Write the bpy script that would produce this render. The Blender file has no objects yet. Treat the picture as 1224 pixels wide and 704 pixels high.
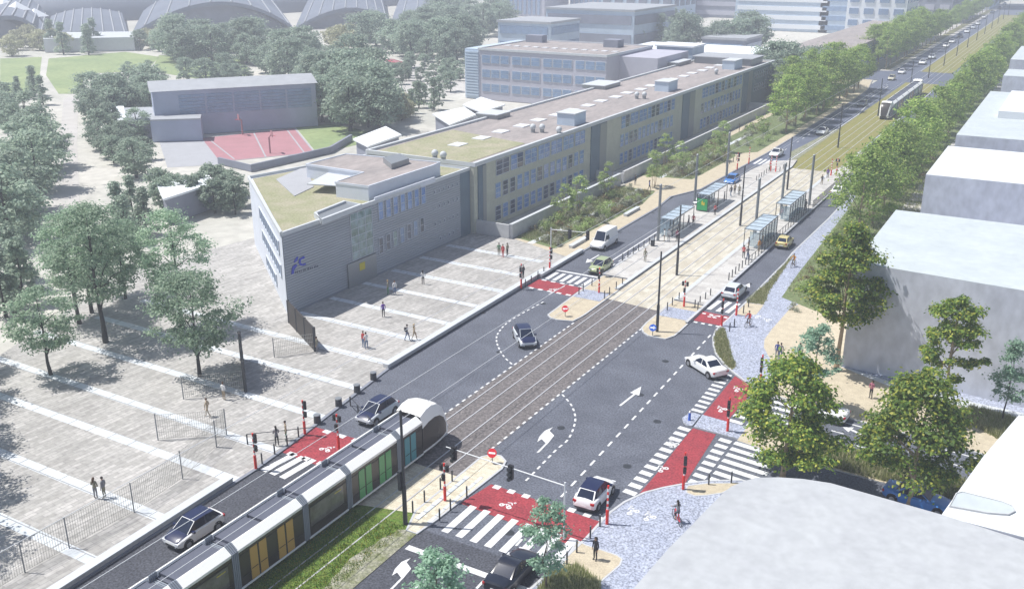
import bpy, bmesh, math, random
from math import sin, cos, pi, radians, hypot, atan2
from mathutils import Vector, Matrix
random.seed(7)
sc = bpy.context.scene
COL = sc.collection
H = 37.0
FPX, PITCH, YAW = 1149.1, .34585, -.524486
cp, sp = cos(PITCH), sin(PITCH)
FW = Vector((sin(YAW)*cp, cos(YAW)*cp, -sp))
RT = Vector((cos(YAW), -sin(YAW), 0))
UP = RT.cross(FW)
def ray(px, py): return FW + RT*((px-612)/FPX) + UP*((352-py)/FPX)
def G(px, py, z=0.0):            # a measured spot of the plan: where the sight line meets height z
    v = ray(px, py); t = (z-H)/v.z
    return (v.x*t, v.y*t)
def GL(l, z=0.0): return [G(a, b, z) for a, b in l]

# ---------------------------------------------------------------- camera
cam = bpy.data.cameras.new('camera'); co = bpy.data.objects.new('camera', cam); COL.objects.link(co)
m = Matrix((RT, UP, -FW)).transposed().to_4x4(); m.translation = (0, 0, H); co.matrix_world = m
cam.sensor_width = 36; cam.lens = FPX/1224*36; cam.clip_start = .5; cam.clip_end = 5000
sc.camera = co

# ---------------------------------------------------------------- materials
MATS = {}
def nt(name):
    m = bpy.data.materials.new(name); m.use_nodes = True
    t = m.node_tree; b = t.nodes['Principled BSDF']; MATS[name] = m
    return m, t, b
def mat(name, c, rough=.7, var=0, scale=5, metal=0, c2=None, fine=None, finescale=60, stretch=None, spec=None, bump=0, coat=0):
    """c base; c2 second colour of a large noise; fine = strength of a small grain"""
    m, t, b = nt(name)
    b.inputs['Roughness'].default_value = rough; b.inputs['Metallic'].default_value = metal
    if spec is not None: b.inputs['Specular IOR Level'].default_value = spec
    if coat: b.inputs['Coat Weight'].default_value = coat; b.inputs['Coat Roughness'].default_value = .08
    c = tuple(c)+(1,)
    if c2 is None and var: c2 = tuple(x*(1-var) for x in c[:3])
    if c2 is None and not fine: b.inputs['Base Color'].default_value = c; return m
    tc = t.nodes.new('ShaderNodeTexCoord'); src = tc.outputs['Object']
    if stretch:
        mp = t.nodes.new('ShaderNodeMapping'); mp.inputs['Scale'].default_value = stretch
        t.links.new(src, mp.inputs[0]); src = mp.outputs[0]
    out = None
    if c2 is not None:
        n = t.nodes.new('ShaderNodeTexNoise'); n.inputs['Scale'].default_value = scale; n.inputs['Detail'].default_value = 6
        n.inputs['Roughness'].default_value = .65
        t.links.new(src, n.inputs['Vector'])
        r = t.nodes.new('ShaderNodeValToRGB'); r.color_ramp.elements[0].position = .35; r.color_ramp.elements[1].position = .66
        r.color_ramp.elements[0].color = tuple(c2)[:3]+(1,); r.color_ramp.elements[1].color = c
        t.links.new(n.outputs['Fac'], r.inputs[0]); out = r.outputs[0]
    if fine:
        n2 = t.nodes.new('ShaderNodeTexNoise'); n2.inputs['Scale'].default_value = finescale; n2.inputs['Detail'].default_value = 2
        t.links.new(src, n2.inputs['Vector'])
        mr = t.nodes.new('ShaderNodeMapRange'); mr.inputs[1].default_value = .3; mr.inputs[2].default_value = .7
        mr.inputs[3].default_value = 1-fine; mr.inputs[4].default_value = 1+fine
        t.links.new(n2.outputs['Fac'], mr.inputs[0])
        vm = t.nodes.new('ShaderNodeVectorMath'); vm.operation = 'SCALE'
        if out: t.links.new(out, vm.inputs[0])
        else: vm.inputs[0].default_value = c[:3]
        t.links.new(mr.outputs[0], vm.inputs['Scale']); out = vm.outputs[0]
        if bump:
            bp = t.nodes.new('ShaderNodeBump'); bp.inputs['Strength'].default_value = bump; bp.inputs['Distance'].default_value = .05
            t.links.new(n2.outputs['Fac'], bp.inputs['Height']); t.links.new(bp.outputs[0], b.inputs['Normal'])
    t.links.new(out, b.inputs['Base Color'])
    return m
def brickmat(name, cs, mortar, bw, bh, msize=.02, rot=0, rough=.8, offset=.5, fine=.12, finescale=3, vertical=False, big=0.0, bigscale=.06, jitter=0.0):
    m, t, b = nt(name); b.inputs['Roughness'].default_value = rough
    tc = t.nodes.new('ShaderNodeTexCoord'); mp = t.nodes.new('ShaderNodeMapping'); mp.inputs['Rotation'].default_value = (0, 0, rot)
    src = tc.outputs['Object']
    if vertical:      # wall running along Y: use (Y, Z)
        s = t.nodes.new('ShaderNodeSeparateXYZ'); c = t.nodes.new('ShaderNodeCombineXYZ')
        t.links.new(src, s.inputs[0]); t.links.new(s.outputs[1], c.inputs[0]); t.links.new(s.outputs[2], c.inputs[1]); src = c.outputs[0]
    t.links.new(src, mp.inputs[0])
    br = t.nodes.new('ShaderNodeTexBrick'); t.links.new(mp.outputs[0], br.inputs['Vector'])
    br.inputs['Scale'].default_value = 1; br.inputs['Brick Width'].default_value = bw; br.inputs['Row Height'].default_value = bh
    br.inputs['Mortar Size'].default_value = msize; br.offset = offset; br.inputs['Bias'].default_value = 0
    br.inputs['Color1'].default_value = (0, 0, 0, 1); br.inputs['Color2'].default_value = (1, 1, 1, 1); br.inputs['Mortar'].default_value = (.5, .5, .5, 1)
    r = t.nodes.new('ShaderNodeValToRGB'); r.color_ramp.interpolation = 'LINEAR'
    els = r.color_ramp.elements
    while len(els) < len(cs): els.new(.5)
    for i, c in enumerate(cs): els[i].position = i/(len(cs)-1); els[i].color = tuple(c)+(1,)
    t.links.new(br.outputs['Color'], r.inputs[0])
    mx = t.nodes.new('ShaderNodeMix'); mx.data_type = 'RGBA'; mx.inputs['B'].default_value = tuple(mortar)+(1,)
    t.links.new(r.outputs[0], mx.inputs['A']); t.links.new(br.outputs['Fac'], mx.inputs['Factor'])
    out = mx.outputs['Result']
    for f, fs in ((fine, finescale), (big, bigscale)):
        if not f: continue
        n2 = t.nodes.new('ShaderNodeTexNoise'); n2.inputs['Scale'].default_value = fs; n2.inputs['Detail'].default_value = 5
        t.links.new(tc.outputs['Object'], n2.inputs['Vector'])
        mr = t.nodes.new('ShaderNodeMapRange'); mr.inputs[1].default_value = .3; mr.inputs[2].default_value = .7
        mr.inputs[3].default_value = 1-f; mr.inputs[4].default_value = 1+f
        t.links.new(n2.outputs['Fac'], mr.inputs[0])
        vm = t.nodes.new('ShaderNodeVectorMath'); vm.operation = 'SCALE'; t.links.new(out, vm.inputs[0]); t.links.new(mr.outputs[0], vm.inputs['Scale']); out = vm.outputs[0]
    t.links.new(out, b.inputs['Base Color'])
    return m
def leafmat(name, cols, trans=.35):
    m, t, b = nt(name); b.inputs['Roughness'].default_value = .55
    g = t.nodes.new('ShaderNodeNewGeometry'); oi = t.nodes.new('ShaderNodeObjectInfo')
    r = t.nodes.new('ShaderNodeValToRGB'); els = r.color_ramp.elements
    while len(els) < len(cols): els.new(.5)
    for i, c in enumerate(cols): els[i].position = i/(len(cols)-1); els[i].color = tuple(c)+(1,)
    t.links.new(g.outputs['Random Per Island'], r.inputs[0])
    mr = t.nodes.new('ShaderNodeMapRange'); mr.inputs[3].default_value = .82; mr.inputs[4].default_value = 1.2
    t.links.new(oi.outputs['Random'], mr.inputs[0])
    vm = t.nodes.new('ShaderNodeVectorMath'); vm.operation = 'SCALE'; t.links.new(r.outputs[0], vm.inputs[0]); t.links.new(mr.outputs[0], vm.inputs['Scale'])
    t.links.new(vm.outputs[0], b.inputs['Base Color'])
    tr = t.nodes.new('ShaderNodeBsdfTranslucent'); t.links.new(vm.outputs[0], tr.inputs[0])
    mx = t.nodes.new('ShaderNodeMixShader'); mx.inputs[0].default_value = trans
    o = t.nodes['Material Output']; t.links.new(b.outputs[0], mx.inputs[1]); t.links.new(tr.outputs[0], mx.inputs[2]); t.links.new(mx.outputs[0], o.inputs[0])
    return m
def glassmat(name, c, alpha=.6, rough=.05):
    m, t, b = nt(name); b.inputs['Base Color'].default_value = tuple(c)+(1,); b.inputs['Roughness'].default_value = rough
    tr = t.nodes.new('ShaderNodeBsdfTransparent'); tr.inputs[0].default_value = (.9, .94, .95, 1)
    mx = t.nodes.new('ShaderNodeMixShader'); mx.inputs[0].default_value = alpha
    o = t.nodes['Material Output']; t.links.new(tr.outputs[0], mx.inputs[1]); t.links.new(b.outputs[0], mx.inputs[2]); t.links.new(mx.outputs[0], o.inputs[0])
    return m

mat('asphalt', (.124, .136, .17), .9, c2=(.088, .097, .124), scale=.3, fine=.45, finescale=7)
mat('asphalt_dark', (.072, .077, .095), .9, c2=(.055, .059, .075), scale=.6, fine=.6, finescale=7)
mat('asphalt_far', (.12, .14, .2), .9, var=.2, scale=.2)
brickmat('cobble', [(.11, .098, .098), (.16, .142, .14), (.2, .18, .175)], (.12, .115, .12), .2, .2, .02, fine=.45, finescale=4, big=.1, bigscale=.4)
brickmat('cream', [(.44, .4, .32), (.52, .485, .4), (.58, .55, .47)], (.42, .39, .33), 1.2, .6, .015, rot=pi/2, fine=.12, finescale=5, big=.08)
brickmat('cream_fine', [(.5, .45, .34), (.6, .55, .43), (.64, .6, .49)], (.45, .41, .33), .5, .25, .01, fine=.15, finescale=9)
mat('sand', (.54, .475, .355), .9, c2=(.45, .39, .29), scale=1.2, fine=.14, finescale=8)
brickmat('platform', [(.42, .405, .39), (.5, .485, .46), (.55, .54, .52)], (.4, .39, .38), 1.6, .8, .015, rot=0, fine=.1, finescale=4)
mat('granite', (.36, .39, .48), .85, c2=(.3, .33, .42), scale=.5, fine=.5, finescale=7)
brickmat('plaza', [(.33, .32, .305), (.4, .39, .375), (.46, .445, .43)], (.3, .29, .285), 1.3, .4, .03, rot=pi/2+.06, fine=.16, finescale=2.5, big=.12, bigscale=.15)
brickmat('pale_slab', [(.54, .58, .62), (.63, .66, .69)], (.3, .31, .33), 2.4, 1.0, .05, fine=.1, finescale=3)
mat('kerb', (.52, .535, .56), .8, var=.12, scale=2)
mat('kerb_dark', (.24, .26, .31), .8, var=.15, scale=3)
mat('paint', (.76, .77, .78), .7, c2=(.6, .61, .63), scale=2.5, fine=.12, finescale=9)
mat('red_paint', (.34, .045, .058), .9, c2=(.25, .036, .048), scale=.8, fine=.35, finescale=6)
mat('rail', (.62, .62, .64), .4, metal=.3)
mat('track_grass', (.07, .14, .015), .95, c2=(.13, .17, .03), scale=2.2, fine=.5, finescale=9, bump=.5)
mat('track_grass_yellow', (.2, .205, .05), .95, c2=(.25, .22, .08), scale=.5, fine=.35, finescale=6)
mat('dry_grass', (.27, .24, .12), .95, c2=(.15, .16, .07), scale=1.5, fine=.4, finescale=9)
mat('gravel_grass', (.33, .32, .27), .95, c2=(.14, .16, .06), scale=1.1, fine=.45, finescale=9)
mat('bed_soil', (.17, .2, .09), .95, c2=(.1, .14, .05), scale=1.2, fine=.3, finescale=5)
mat('lawn', (.29, .35, .16), .95, c2=(.2, .27, .12), scale=.06, fine=.15, finescale=.8)
mat('earth', (.55, .53, .49), .95, c2=(.42, .42, .38), scale=.03, fine=.12, finescale=.5)
mat('path_pale', (.52, .5, .48), .9, var=.15, scale=.3)
mat('concrete', (.55, .56, .57), .85, c2=(.46, .47, .49), scale=.8, fine=.06, finescale=8)
mat('concrete_light', (.56, .59, .62), .7, var=.08, scale=1)
mat('white_wall', (.66, .7, .78), .75, var=.08, scale=.5)
mat('pale_blue_wall', (.5, .6, .72), .75, var=.12, scale=.4)
mat('beige_wall', (.52, .53, .44), .8, c2=(.45, .46, .385), scale=.6, fine=.05, finescale=3)
mat('teal_wall', (.14, .2, .26), .6, var=.2, scale=.5)
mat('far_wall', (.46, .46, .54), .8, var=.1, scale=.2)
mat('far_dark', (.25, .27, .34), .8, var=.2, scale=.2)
mat('roof_brown', (.36, .32, .31), .9, c2=(.28, .255, .25), scale=.25, fine=.12, finescale=2, stretch=(1, .3, 1))
mat('roof_green', (.27, .28, .16), .95, c2=(.37, .34, .25), scale=.35, fine=.2, finescale=4)
mat('roof_sheet', (.4, .42, .45), .6, var=.15, scale=.4)
mat('roof_white', (.8, .83, .87), .6)
mat('skylight', (.75, .76, .78), .4)
mat('metal_grey', (.3, .32, .34), .45, metal=.5)
mat('metal_dark', (.045, .05, .058), .5, metal=.3)
mat('pole_grey', (.22, .24, .26), .5, metal=.3)
mat('pole_white', (.7, .72, .74), .4)
mat('black', (.012, .012, .014), .5)
mat('signal_red', (.75, .03, .02), .5)
mat('signal_white', (.85, .85, .85), .5)
mat('sign_red', (.65, .02, .03), .4); mat('sign_blue', (.02, .12, .6), .4)
mat('glass_blue', (.09, .19, .46), .12, c2=(.26, .4, .66), scale=.9, spec=.8)
mat('glass_dark', (.035, .05, .08), .08, c2=(.08, .11, .17), scale=1.3, spec=.8)
mat('glass_green', (.07, .14, .1), .1, c2=(.3, .42, .46), scale=.7, spec=.8)
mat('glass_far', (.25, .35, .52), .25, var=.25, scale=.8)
mat('frame', (.5, .54, .6), .5)
glassmat('glass_clear', (.45, .55, .62), .35)
glassmat('shelter_roof', (.55, .66, .76), .75, .2)
m_ = glassmat('mesh_wire', (.2, .2, .2), 1)
mat('emblem_blue', (.02, .04, .45), .5); mat('letter_grey', (.06, .07, .12), .6)
mat('poster_green', (.02, .34, .1), .5); mat('poster_yellow', (.6, .5, .03), .5)
mat('slat_back', (.24, .27, .32), .7)
mat('slat_wall', (.4, .43, .48), .55, var=.15, scale=.6, stretch=(1, .3, 2))
mat('panel_brown', (.05, .043, .04), .6, var=.2, scale=1)
mat('shell_roof', (.15, .175, .23), .75, c2=(.12, .14, .19), scale=.05)
mat('hall_wall', (.38, .43, .56), .8, var=.15, scale=.2)
mat('court_red', (.42, .2, .23), .9, c2=(.36, .18, .2), scale=.3)
mat('court_grey', (.4, .41, .44), .9, var=.1, scale=.4)
mat('mass_blue', (.6, .62, .69), .85, c2=(.52, .54, .61), scale=.4, stretch=(1, 1, .6), fine=.12, finescale=1.2)
mat('mass_roof', (.5, .55, .57), .8, c2=(.45, .5, .525), scale=.3, fine=.05, finescale=1.4)
mat('mass_roof_grey', (.45, .47, .49), .85, c2=(.39, .405, .43), scale=.35, fine=.06, finescale=1.8)
mat('mass_white', (.64, .67, .7), .8)
mat('bark', (.16, .13, .1), .9, var=.35, scale=4, stretch=(1, 1, .3)); mat('bark_dark', (.05, .05, .045), .9, var=.3, scale=4)
mat('bark_pale', (.45, .34, .22), .9, var=.3, scale=3)
leafmat('leaf_plane', [(.06, .12, .03), (.12, .22, .04), (.2, .33, .05), (.32, .43, .07), (.62, .6, .1)], .5)
leafmat('leaf_row', [(.15, .26, .055), (.24, .37, .08), (.35, .49, .11), (.5, .58, .16)], .5)
leafmat('leaf_plaza', [(.17, .26, .18), (.26, .39, .26), (.38, .52, .36), (.52, .62, .46)], .5)  # greens lightened so the leaf colour itself carries a whitish haze fade
leafmat('leaf_young', [(.18, .32, .22), (.28, .45, .32), (.42, .58, .44)], .5)
leafmat('leaf_park', [(.2, .28, .22), (.28, .37, .28), (.4, .48, .36)], .45)  # paled too: part of the park's misty fade is put into the colour
leafmat('leaf_pale', [(.3, .32, .16), (.42, .42, .26), (.5, .5, .34)], .3)
leafmat('leaf_garden', [(.25, .37, .12), (.36, .48, .17), (.5, .58, .26)], .5)
leafmat('leaf_grey', [(.2, .25, .17), (.34, .36, .26), (.42, .4, .3)], .3)
leafmat('leaf_rust', [(.16, .1, .05), (.24, .18, .08), (.2, .22, .09)], .3)
leafmat('track_blade', [(.07, .17, .012), (.12, .26, .02), (.19, .33, .03), (.55, .4, .03)], .35)
leafmat('grass_blade', [(.14, .19, .06), (.26, .3, .11), (.42, .42, .22), (.6, .56, .38)], .35)
mat('rubber', (.012, .012, .013), .8); mat('rim', (.45, .46, .48), .35, metal=.7)
mat('car_glass', (.012, .02, .045), .03, spec=.4); mat('lamp_white', (.8, .82, .85), .15); mat('lamp_red', (.45, .01, .01), .2)
for n, c in dict(car_white=(.86, .87, .88), car_silver=(.62, .66, .7), car_navy=(.006, .012, .06), car_black=(.006, .009, .022), car_yellow=(.62, .53, .22),
                 car_green=(.36, .42, .22), car_blue=(.05, .2, .55), car_grey=(.3, .32, .36), car_beige=(.6, .56, .42), van_white=(.8, .8, .8), bus_red=(.5, .06, .08)).items():
    mat(n, c, .3, coat=.6)
mat('tram_white', (.95, .95, .93), .35, coat=.3); mat('tram_grey', (.2, .21, .25), .5); mat('tram_roof', (.1, .11, .15), .6, var=.12, scale=1)
mat('tram_bellows', (.22, .25, .3), .7); mat('tram_dark', (.045, .038, .032), .25); mat('tram_window', (.08, .075, .07), .1, c2=(.19, .18, .18), scale=.9, spec=.7)
mat('door_green', (.1, .36, .13), .3); mat('door_orange', (.55, .33, .09), .3); mat('door_teal', (.08, .28, .33), .3)
mat('skin', (.42, .25, .17), .6)
for n, c in dict(cl_black=(.02, .02, .025), cl_white=(.7, .7, .7), cl_grey=(.2, .2, .22), cl_red=(.5, .05, .05), cl_blue=(.05, .08, .3), cl_purple=(.12, .03, .35), cl_green=(.06, .2, .09),
                 cl_tan=(.4, .32, .22), cl_khaki=(.22, .21, .15), cl_pink=(.4, .14, .2), cl_denim=(.1, .15, .27), cl_orange=(.55, .25, .06), hair_dark=(.02, .014, .01), hair_blond=(.4, .28, .12), hair_brown=(.09, .05, .03)).items():
    mat(n, c, .85)
def M(n): return MATS[n]

# ---------------------------------------------------------------- mesh helper
class MB:
    def __init__(s): s.v = []; s.f = []; s.m = []; s.names = []; s.sm = []
    def mi(s, n):
        if n not in s.names: s.names.append(n)
        return s.names.index(n)
    def add(s, vs, fs, mn, smooth=False):
        o = len(s.v); s.v += [tuple(v) for v in vs]; k = s.mi(mn)
        for f in fs: s.f.append(tuple(i+o for i in f)); s.m.append(k); s.sm.append(smooth)
        return s
    def box(s, x0, x1, y0, y1, z0, z1, mn, T=None):
        vs = [(x, y, z) for z in (z0, z1) for y in (y0, y1) for x in (x0, x1)]
        if T is not None: vs = [T @ Vector(v) for v in vs]
        return s.add(vs, [(0, 2, 3, 1), (4, 5, 7, 6), (0, 1, 5, 4), (2, 6, 7, 3), (0, 4, 6, 2), (1, 3, 7, 5)], mn)
    def prism(s, poly, z0, z1, mn, top=None, side=None):
        n = len(poly); a = sum(poly[i][0]*poly[(i+1) % n][1]-poly[(i+1) % n][0]*poly[i][1] for i in range(n))
        if a < 0: poly = poly[::-1]
        s.add([(p[0], p[1], z1) for p in poly], [tuple(range(n))], top or mn)
        vs = [(p[0], p[1], z0) for p in poly]+[(p[0], p[1], z1) for p in poly]
        s.add(vs, [(i, (i+1) % n, n+(i+1) % n, n+i) for i in range(n)], side or mn)
        s.add([(p[0], p[1], z0) for p in poly], [tuple(range(n))[::-1]], mn)
        return s
    def tube(s, p0, p1, r0, r1=None, mn='metal_dark', n=8, cap=True, smooth=True):
        r1 = r0 if r1 is None else r1
        p0, p1 = Vector(p0), Vector(p1); d = (p1-p0)
        if d.length < 1e-6: return s
        d.normalize(); a = d.orthogonal().normalized(); b = d.cross(a)
        vs = [p0+(a*cos(2*pi*i/n)+b*sin(2*pi*i/n))*r0 for i in range(n)]+[p1+(a*cos(2*pi*i/n)+b*sin(2*pi*i/n))*r1 for i in range(n)]
        s.add(vs, [(i, (i+1) % n, n+(i+1) % n, n+i) for i in range(n)], mn, smooth)
        if cap: s.add(vs[:n], [tuple(range(n))[::-1]], mn); s.add(vs[n:], [tuple(range(n))], mn)
        return s
    def path(s, pts, r, mn, n=6):
        for a, b in zip(pts, pts[1:]): s.tube(a, b, r, r, mn, n)
        return s
    def ball(s, c, r, mn, n=8, k=6, sq=(1, 1, 1)):
        vs = [(c[0], c[1], c[2]-r*sq[2])]
        for j in range(1, k):
            t = pi*j/k
            for i in range(n): vs.append((c[0]+r*sq[0]*sin(t)*cos(2*pi*i/n), c[1]+r*sq[1]*sin(t)*sin(2*pi*i/n), c[2]-r*sq[2]*cos(t)))
        vs.append((c[0], c[1], c[2]+r*sq[2])); fs = []
        for i in range(n):
            fs.append((0, 1+(i+1) % n, 1+i)); e = 1+(k-2)*n; fs.append((len(vs)-1, e+i, e+(i+1) % n))
            for j in range(k-2): fs.append((1+j*n+i, 1+j*n+(i+1) % n, 1+(j+1)*n+(i+1) % n, 1+(j+1)*n+i))
        return s.add(vs, fs, mn, True)
    def strip(s, pts, w, z, mn, off=0.0):           # flat ribbon along a plan line
        L = []
        for i, p in enumerate(pts):
            a = Vector(pts[max(0, i-1)]); b = Vector(pts[min(len(pts)-1, i+1)]); d = (b-a)
            d = d.normalized() if d.length else Vector((1, 0)); nn = Vector((-d.y, d.x))
            p = Vector(p)+nn*off; L.append((p+nn*w/2, p-nn*w/2))
        vs = [];
        for l, r in L: vs += [(l.x, l.y, z), (r.x, r.y, z)]
        return s.add(vs, [(2*i, 2*i+1, 2*i+3, 2*i+2) for i in range(len(L)-1)], mn)
    def band(s, pts, w, z0, z1, mn, off=0.0):       # solid ribbon (kerb)
        L = []
        for i, p in enumerate(pts):
            a = Vector(pts[max(0, i-1)]); b = Vector(pts[min(len(pts)-1, i+1)]); d = (b-a).normalized(); nn = Vector((-d.y, d.x))
            p = Vector(p)+nn*off; L.append((p+nn*w/2, p-nn*w/2))
        vs = []
        for l, r in L: vs += [(l.x, l.y, z1), (r.x, r.y, z1), (l.x, l.y, z0), (r.x, r.y, z0)]
        fs = []
        for i in range(len(L)-1):
            a = 4*i; b = a+4; fs += [(a, a+1, b+1, b), (a+2, a, b, b+2), (a+1, a+3, b+3, b+1)]
        fs += [(0, 2, 3, 1), (len(vs)-4, len(vs)-3, len(vs)-1, len(vs)-2)]
        return s.add(vs, fs, mn)
    def mesh(s, name):
        me = bpy.data.meshes.new(name); me.from_pydata(s.v, [], s.f)
        for n in s.names: me.materials.append(M(n))
        me.polygons.foreach_set('material_index', s.m); me.polygons.foreach_set('use_smooth', s.sm); me.update()
        return me
    def build(s, name, parent=None, loc=None, rz=0, **kw):
        return link(name, s.mesh(name), parent, loc, rz, **kw)
def link(name, me, parent=None, loc=None, rz=0, label=None, cat=None, group=None, kind=None):
    o = bpy.data.objects.new(name, me); COL.objects.link(o)
    if parent: o.parent = parent
    if loc is not None: o.location = loc
    o.rotation_euler = (0, 0, rz)
    tag(o, label, cat, group, kind); return o
def tag(o, label=None, cat=None, group=None, kind=None):
    if label: o['label'] = label
    if cat: o['category'] = cat
    if group: o['group'] = group
    if kind: o['kind'] = kind
    return o
def thing(name, label, cat, loc=(0, 0, 0), rz=0, group=None): return link(name, None, None, loc, rz, label, cat, group)
KIDS = {}
def kids(o):
    return [c for c in bpy.data.objects if c.parent == o]
def dup(root, loc, rz=0, label=None, group=None, scale=None, K=None):
    r = root.copy(); COL.objects.link(r); r.location = loc; r.rotation_euler = (0, 0, rz)
    if label: r['label'] = label
    if group: r['group'] = group
    if scale: r.scale = (scale if isinstance(scale, tuple) else (scale,)*3)
    for ch in (K or kidcache(root)):
        c = ch[0].copy(); COL.objects.link(c); c.parent = r
        for g in ch[1]: d = g.copy(); COL.objects.link(d); d.parent = c
    return r
def kidcache(root):
    if root.name not in KIDS: KIDS[root.name] = [(c, kids(c)) for c in kids(root)]
    return KIDS[root.name]
class Proto:       # first placing moves the prototype itself, later ones copy it
    def __init__(s, root): s.r = root; s.used = False
    def put(s, loc, rz=0, label=None, group=None, scale=None):
        if not s.used:
            kidcache(s.r); s.used = True; s.r.location = loc; s.r.rotation_euler = (0, 0, rz)
            if label: s.r['label'] = label
            if group: s.r['group'] = group
            if scale: s.r.scale = (scale if isinstance(scale, tuple) else (scale,)*3)
            return s.r
        return dup(s.r, loc, rz, label, group, scale or 1.0)
ORD = 'first second third fourth fifth sixth seventh eighth ninth tenth eleventh twelfth thirteenth fourteenth fifteenth sixteenth seventeenth eighteenth nineteenth twentieth'.split()
TENS = {2: 'twenty', 3: 'thirty', 4: 'forty', 5: 'fifty', 6: 'sixty', 7: 'seventy', 8: 'eighty'}
def nth(i):        # 1 -> first
    if i <= 20: return ORD[i-1]
    t, u = divmod(i, 10)
    if u: return TENS[t]+'-'+ORD[u-1]
    return TENS[t][:-1]+'ieth'
def S(name, mb, **kw): return mb.build(name, kind='structure', **kw)
def sheet(name, poly, z, mn): return S(name, MB().add([(p[0], p[1], z) for p in ccw(poly)], [tuple(range(len(poly)))], mn))
def ccw(poly):
    n = len(poly); a = sum(poly[i][0]*poly[(i+1) % n][1]-poly[(i+1) % n][0]*poly[i][1] for i in range(n))
    return poly if a > 0 else poly[::-1]
def raised(name, poly, z, mn, side='kerb'): return S(name, MB().prism(poly, -.03, z, mn, top=mn, side=side))
SKY, EXPO, HAZE = .1, .18, .00082
# ================================================================ THE SETTING
S('ground', MB().add([(-1500, -200, -.12), (900, -200, -.12), (900, 2600, -.12), (-1500, 2600, -.12)], [(0, 1, 2, 3)], 'earth'))
sheet('road', [(-52, 8), (12, 8), (12, 96), (-27.5, 96), (-27.5, 170), (-52, 170)], 0, 'asphalt')
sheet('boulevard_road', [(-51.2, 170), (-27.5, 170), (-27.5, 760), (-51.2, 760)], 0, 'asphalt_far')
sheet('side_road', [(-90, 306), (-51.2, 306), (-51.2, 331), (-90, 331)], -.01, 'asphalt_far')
sheet('service_lane', [(-47.7, 14), (-42.4, 14), (-42.6, 52), (-49.3, 52)], .004, 'asphalt_dark')
sheet('south_lanes', [(-33.2, 14), (-22, 14), (-23.2, 45.3), (-33.2, 45.3)], .004, 'asphalt_dark')
# tram track bed
sheet('tram_verge', [(-41.9, 8), (-33.2, 8), (-33.2, 45), (-34.9, 46.6), (-38.6, 45.6), (-41.9, 44)], .03, 'track_grass')
rr = random.Random(3)
edge = [(-35.0+rr.uniform(-.3, .3)+.25*sin(k*.5), 8+k*.7) for k in range(53)]
sheet('gravel_verge', edge+[(-33.2, 45.1), (-33.2, 8)], .045, 'gravel_grass')
sheet('tram_crossing', [(-41.4, 44), (-38.6, 45.6), (-34.9, 46.6), (-34.9, 52.3), (-41.4, 52.3)], .008, 'cream_fine')
sheet('cobbled_track', [(-41.4, 52.3), (-34.8, 52.3), (-34.8, 92.2), (-41.4, 93)], .008, 'cobble')
sheet('station_track', [(-41.5, 93), (-34.7, 92.2), (-34.7, 171.5), (-41.5, 171.5)], .012, 'cream')
sheet('tram_lawn', [(-42.9, 171.5), (-34.2, 171.5), (-34.2, 304), (-43.2, 304)], .03, 'track_grass_yellow')
sheet('tram_lawn', [(-43.2, 334), (-34.2, 334), (-34.2, 650), (-45, 650)], .03, 'track_grass_yellow')
S('pale_strip', MB().box(-42.5, -41.75, 8, 55, -.02, .05, 'granite'))
ra = MB()
for x in (-40.68, -39.28, -37.62, -36.18): ra.box(x-.05, x+.05, 8, 304, .0, .05 if x else 0, 'rail'); ra.box(x-.05, x+.05, 304, 640, 0, .05, 'rail')
S('tram_rails', ra)
# plaza, pavements, islands
plaza = [(-47.7, 8), (-48.5, 45.3), (-49.0, 50.5), (-49.6, 54.8), (-50.9, 64.4), (-51.5, 70), (-51.6, 133.4), (-52.4, 140.5), (-50.8, 145.3), (-50, 147.6), (-49, 182), (-48.9, 257), (-49.8, 284), (-52.6, 305), (-62, 306), (-62, 107.6), (-90, 107.6), (-96, 72), (-84, 46), (-90, 8)]
raised('plaza', plaza, .1, 'plaza', 'kerb_dark')
# near the garden the pavement is cream
sheet('garden_pavement', [(-62, 107.9), (-53, 104.6), (-51.75, 104.4), (-51.75, 133.4), (-52.5, 140.5), (-50.9, 145.4), (-50.1, 147.7), (-49.15, 182), (-49.1, 257), (-50, 284), (-52.8, 304.8), (-62, 305)], .106, 'sand')
sb = MB()
for k, y in enumerate([26, 31.7, 37.3, 43.5, 48.3, 54.5, 60.4, 66.2, 72.2, 77.6, 83.4, 89, 95, 101]):
    x0 = -88 if y < 60 else (-86 if y < 70 else -68.3); x1 = {0: -48.2, 1: -48.5, 2: -49, 3: -48.7, 4: -49.2, 5: -49.8, 6: -50.6, 7: -51.8}.get(k, -52.5)
    if y > 92: x1 = -54
    sb.add([(x0, y-.55-.008*(x0+60), .108), (x1, y-.45, .108), (x1, y+.45, .108), (x0, y+.35-.008*(x0+60), .108)], [(0, 1, 2, 3)], 'pale_slab')
S('paving_stripes', sb)
kb = MB(); kb.band([(-47.8, 8), (-48.6, 45.3), (-49.1, 50.5), (-49.7, 54.8), (-51, 64.4), (-51.6, 70), (-51.65, 133.4), (-52.4, 140.5), (-50.8, 145.3), (-50, 147.6), (-49, 182), (-49, 257)], .28, 0, .125, 'kerb_dark')
S('plaza_kerb', kb)
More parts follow.
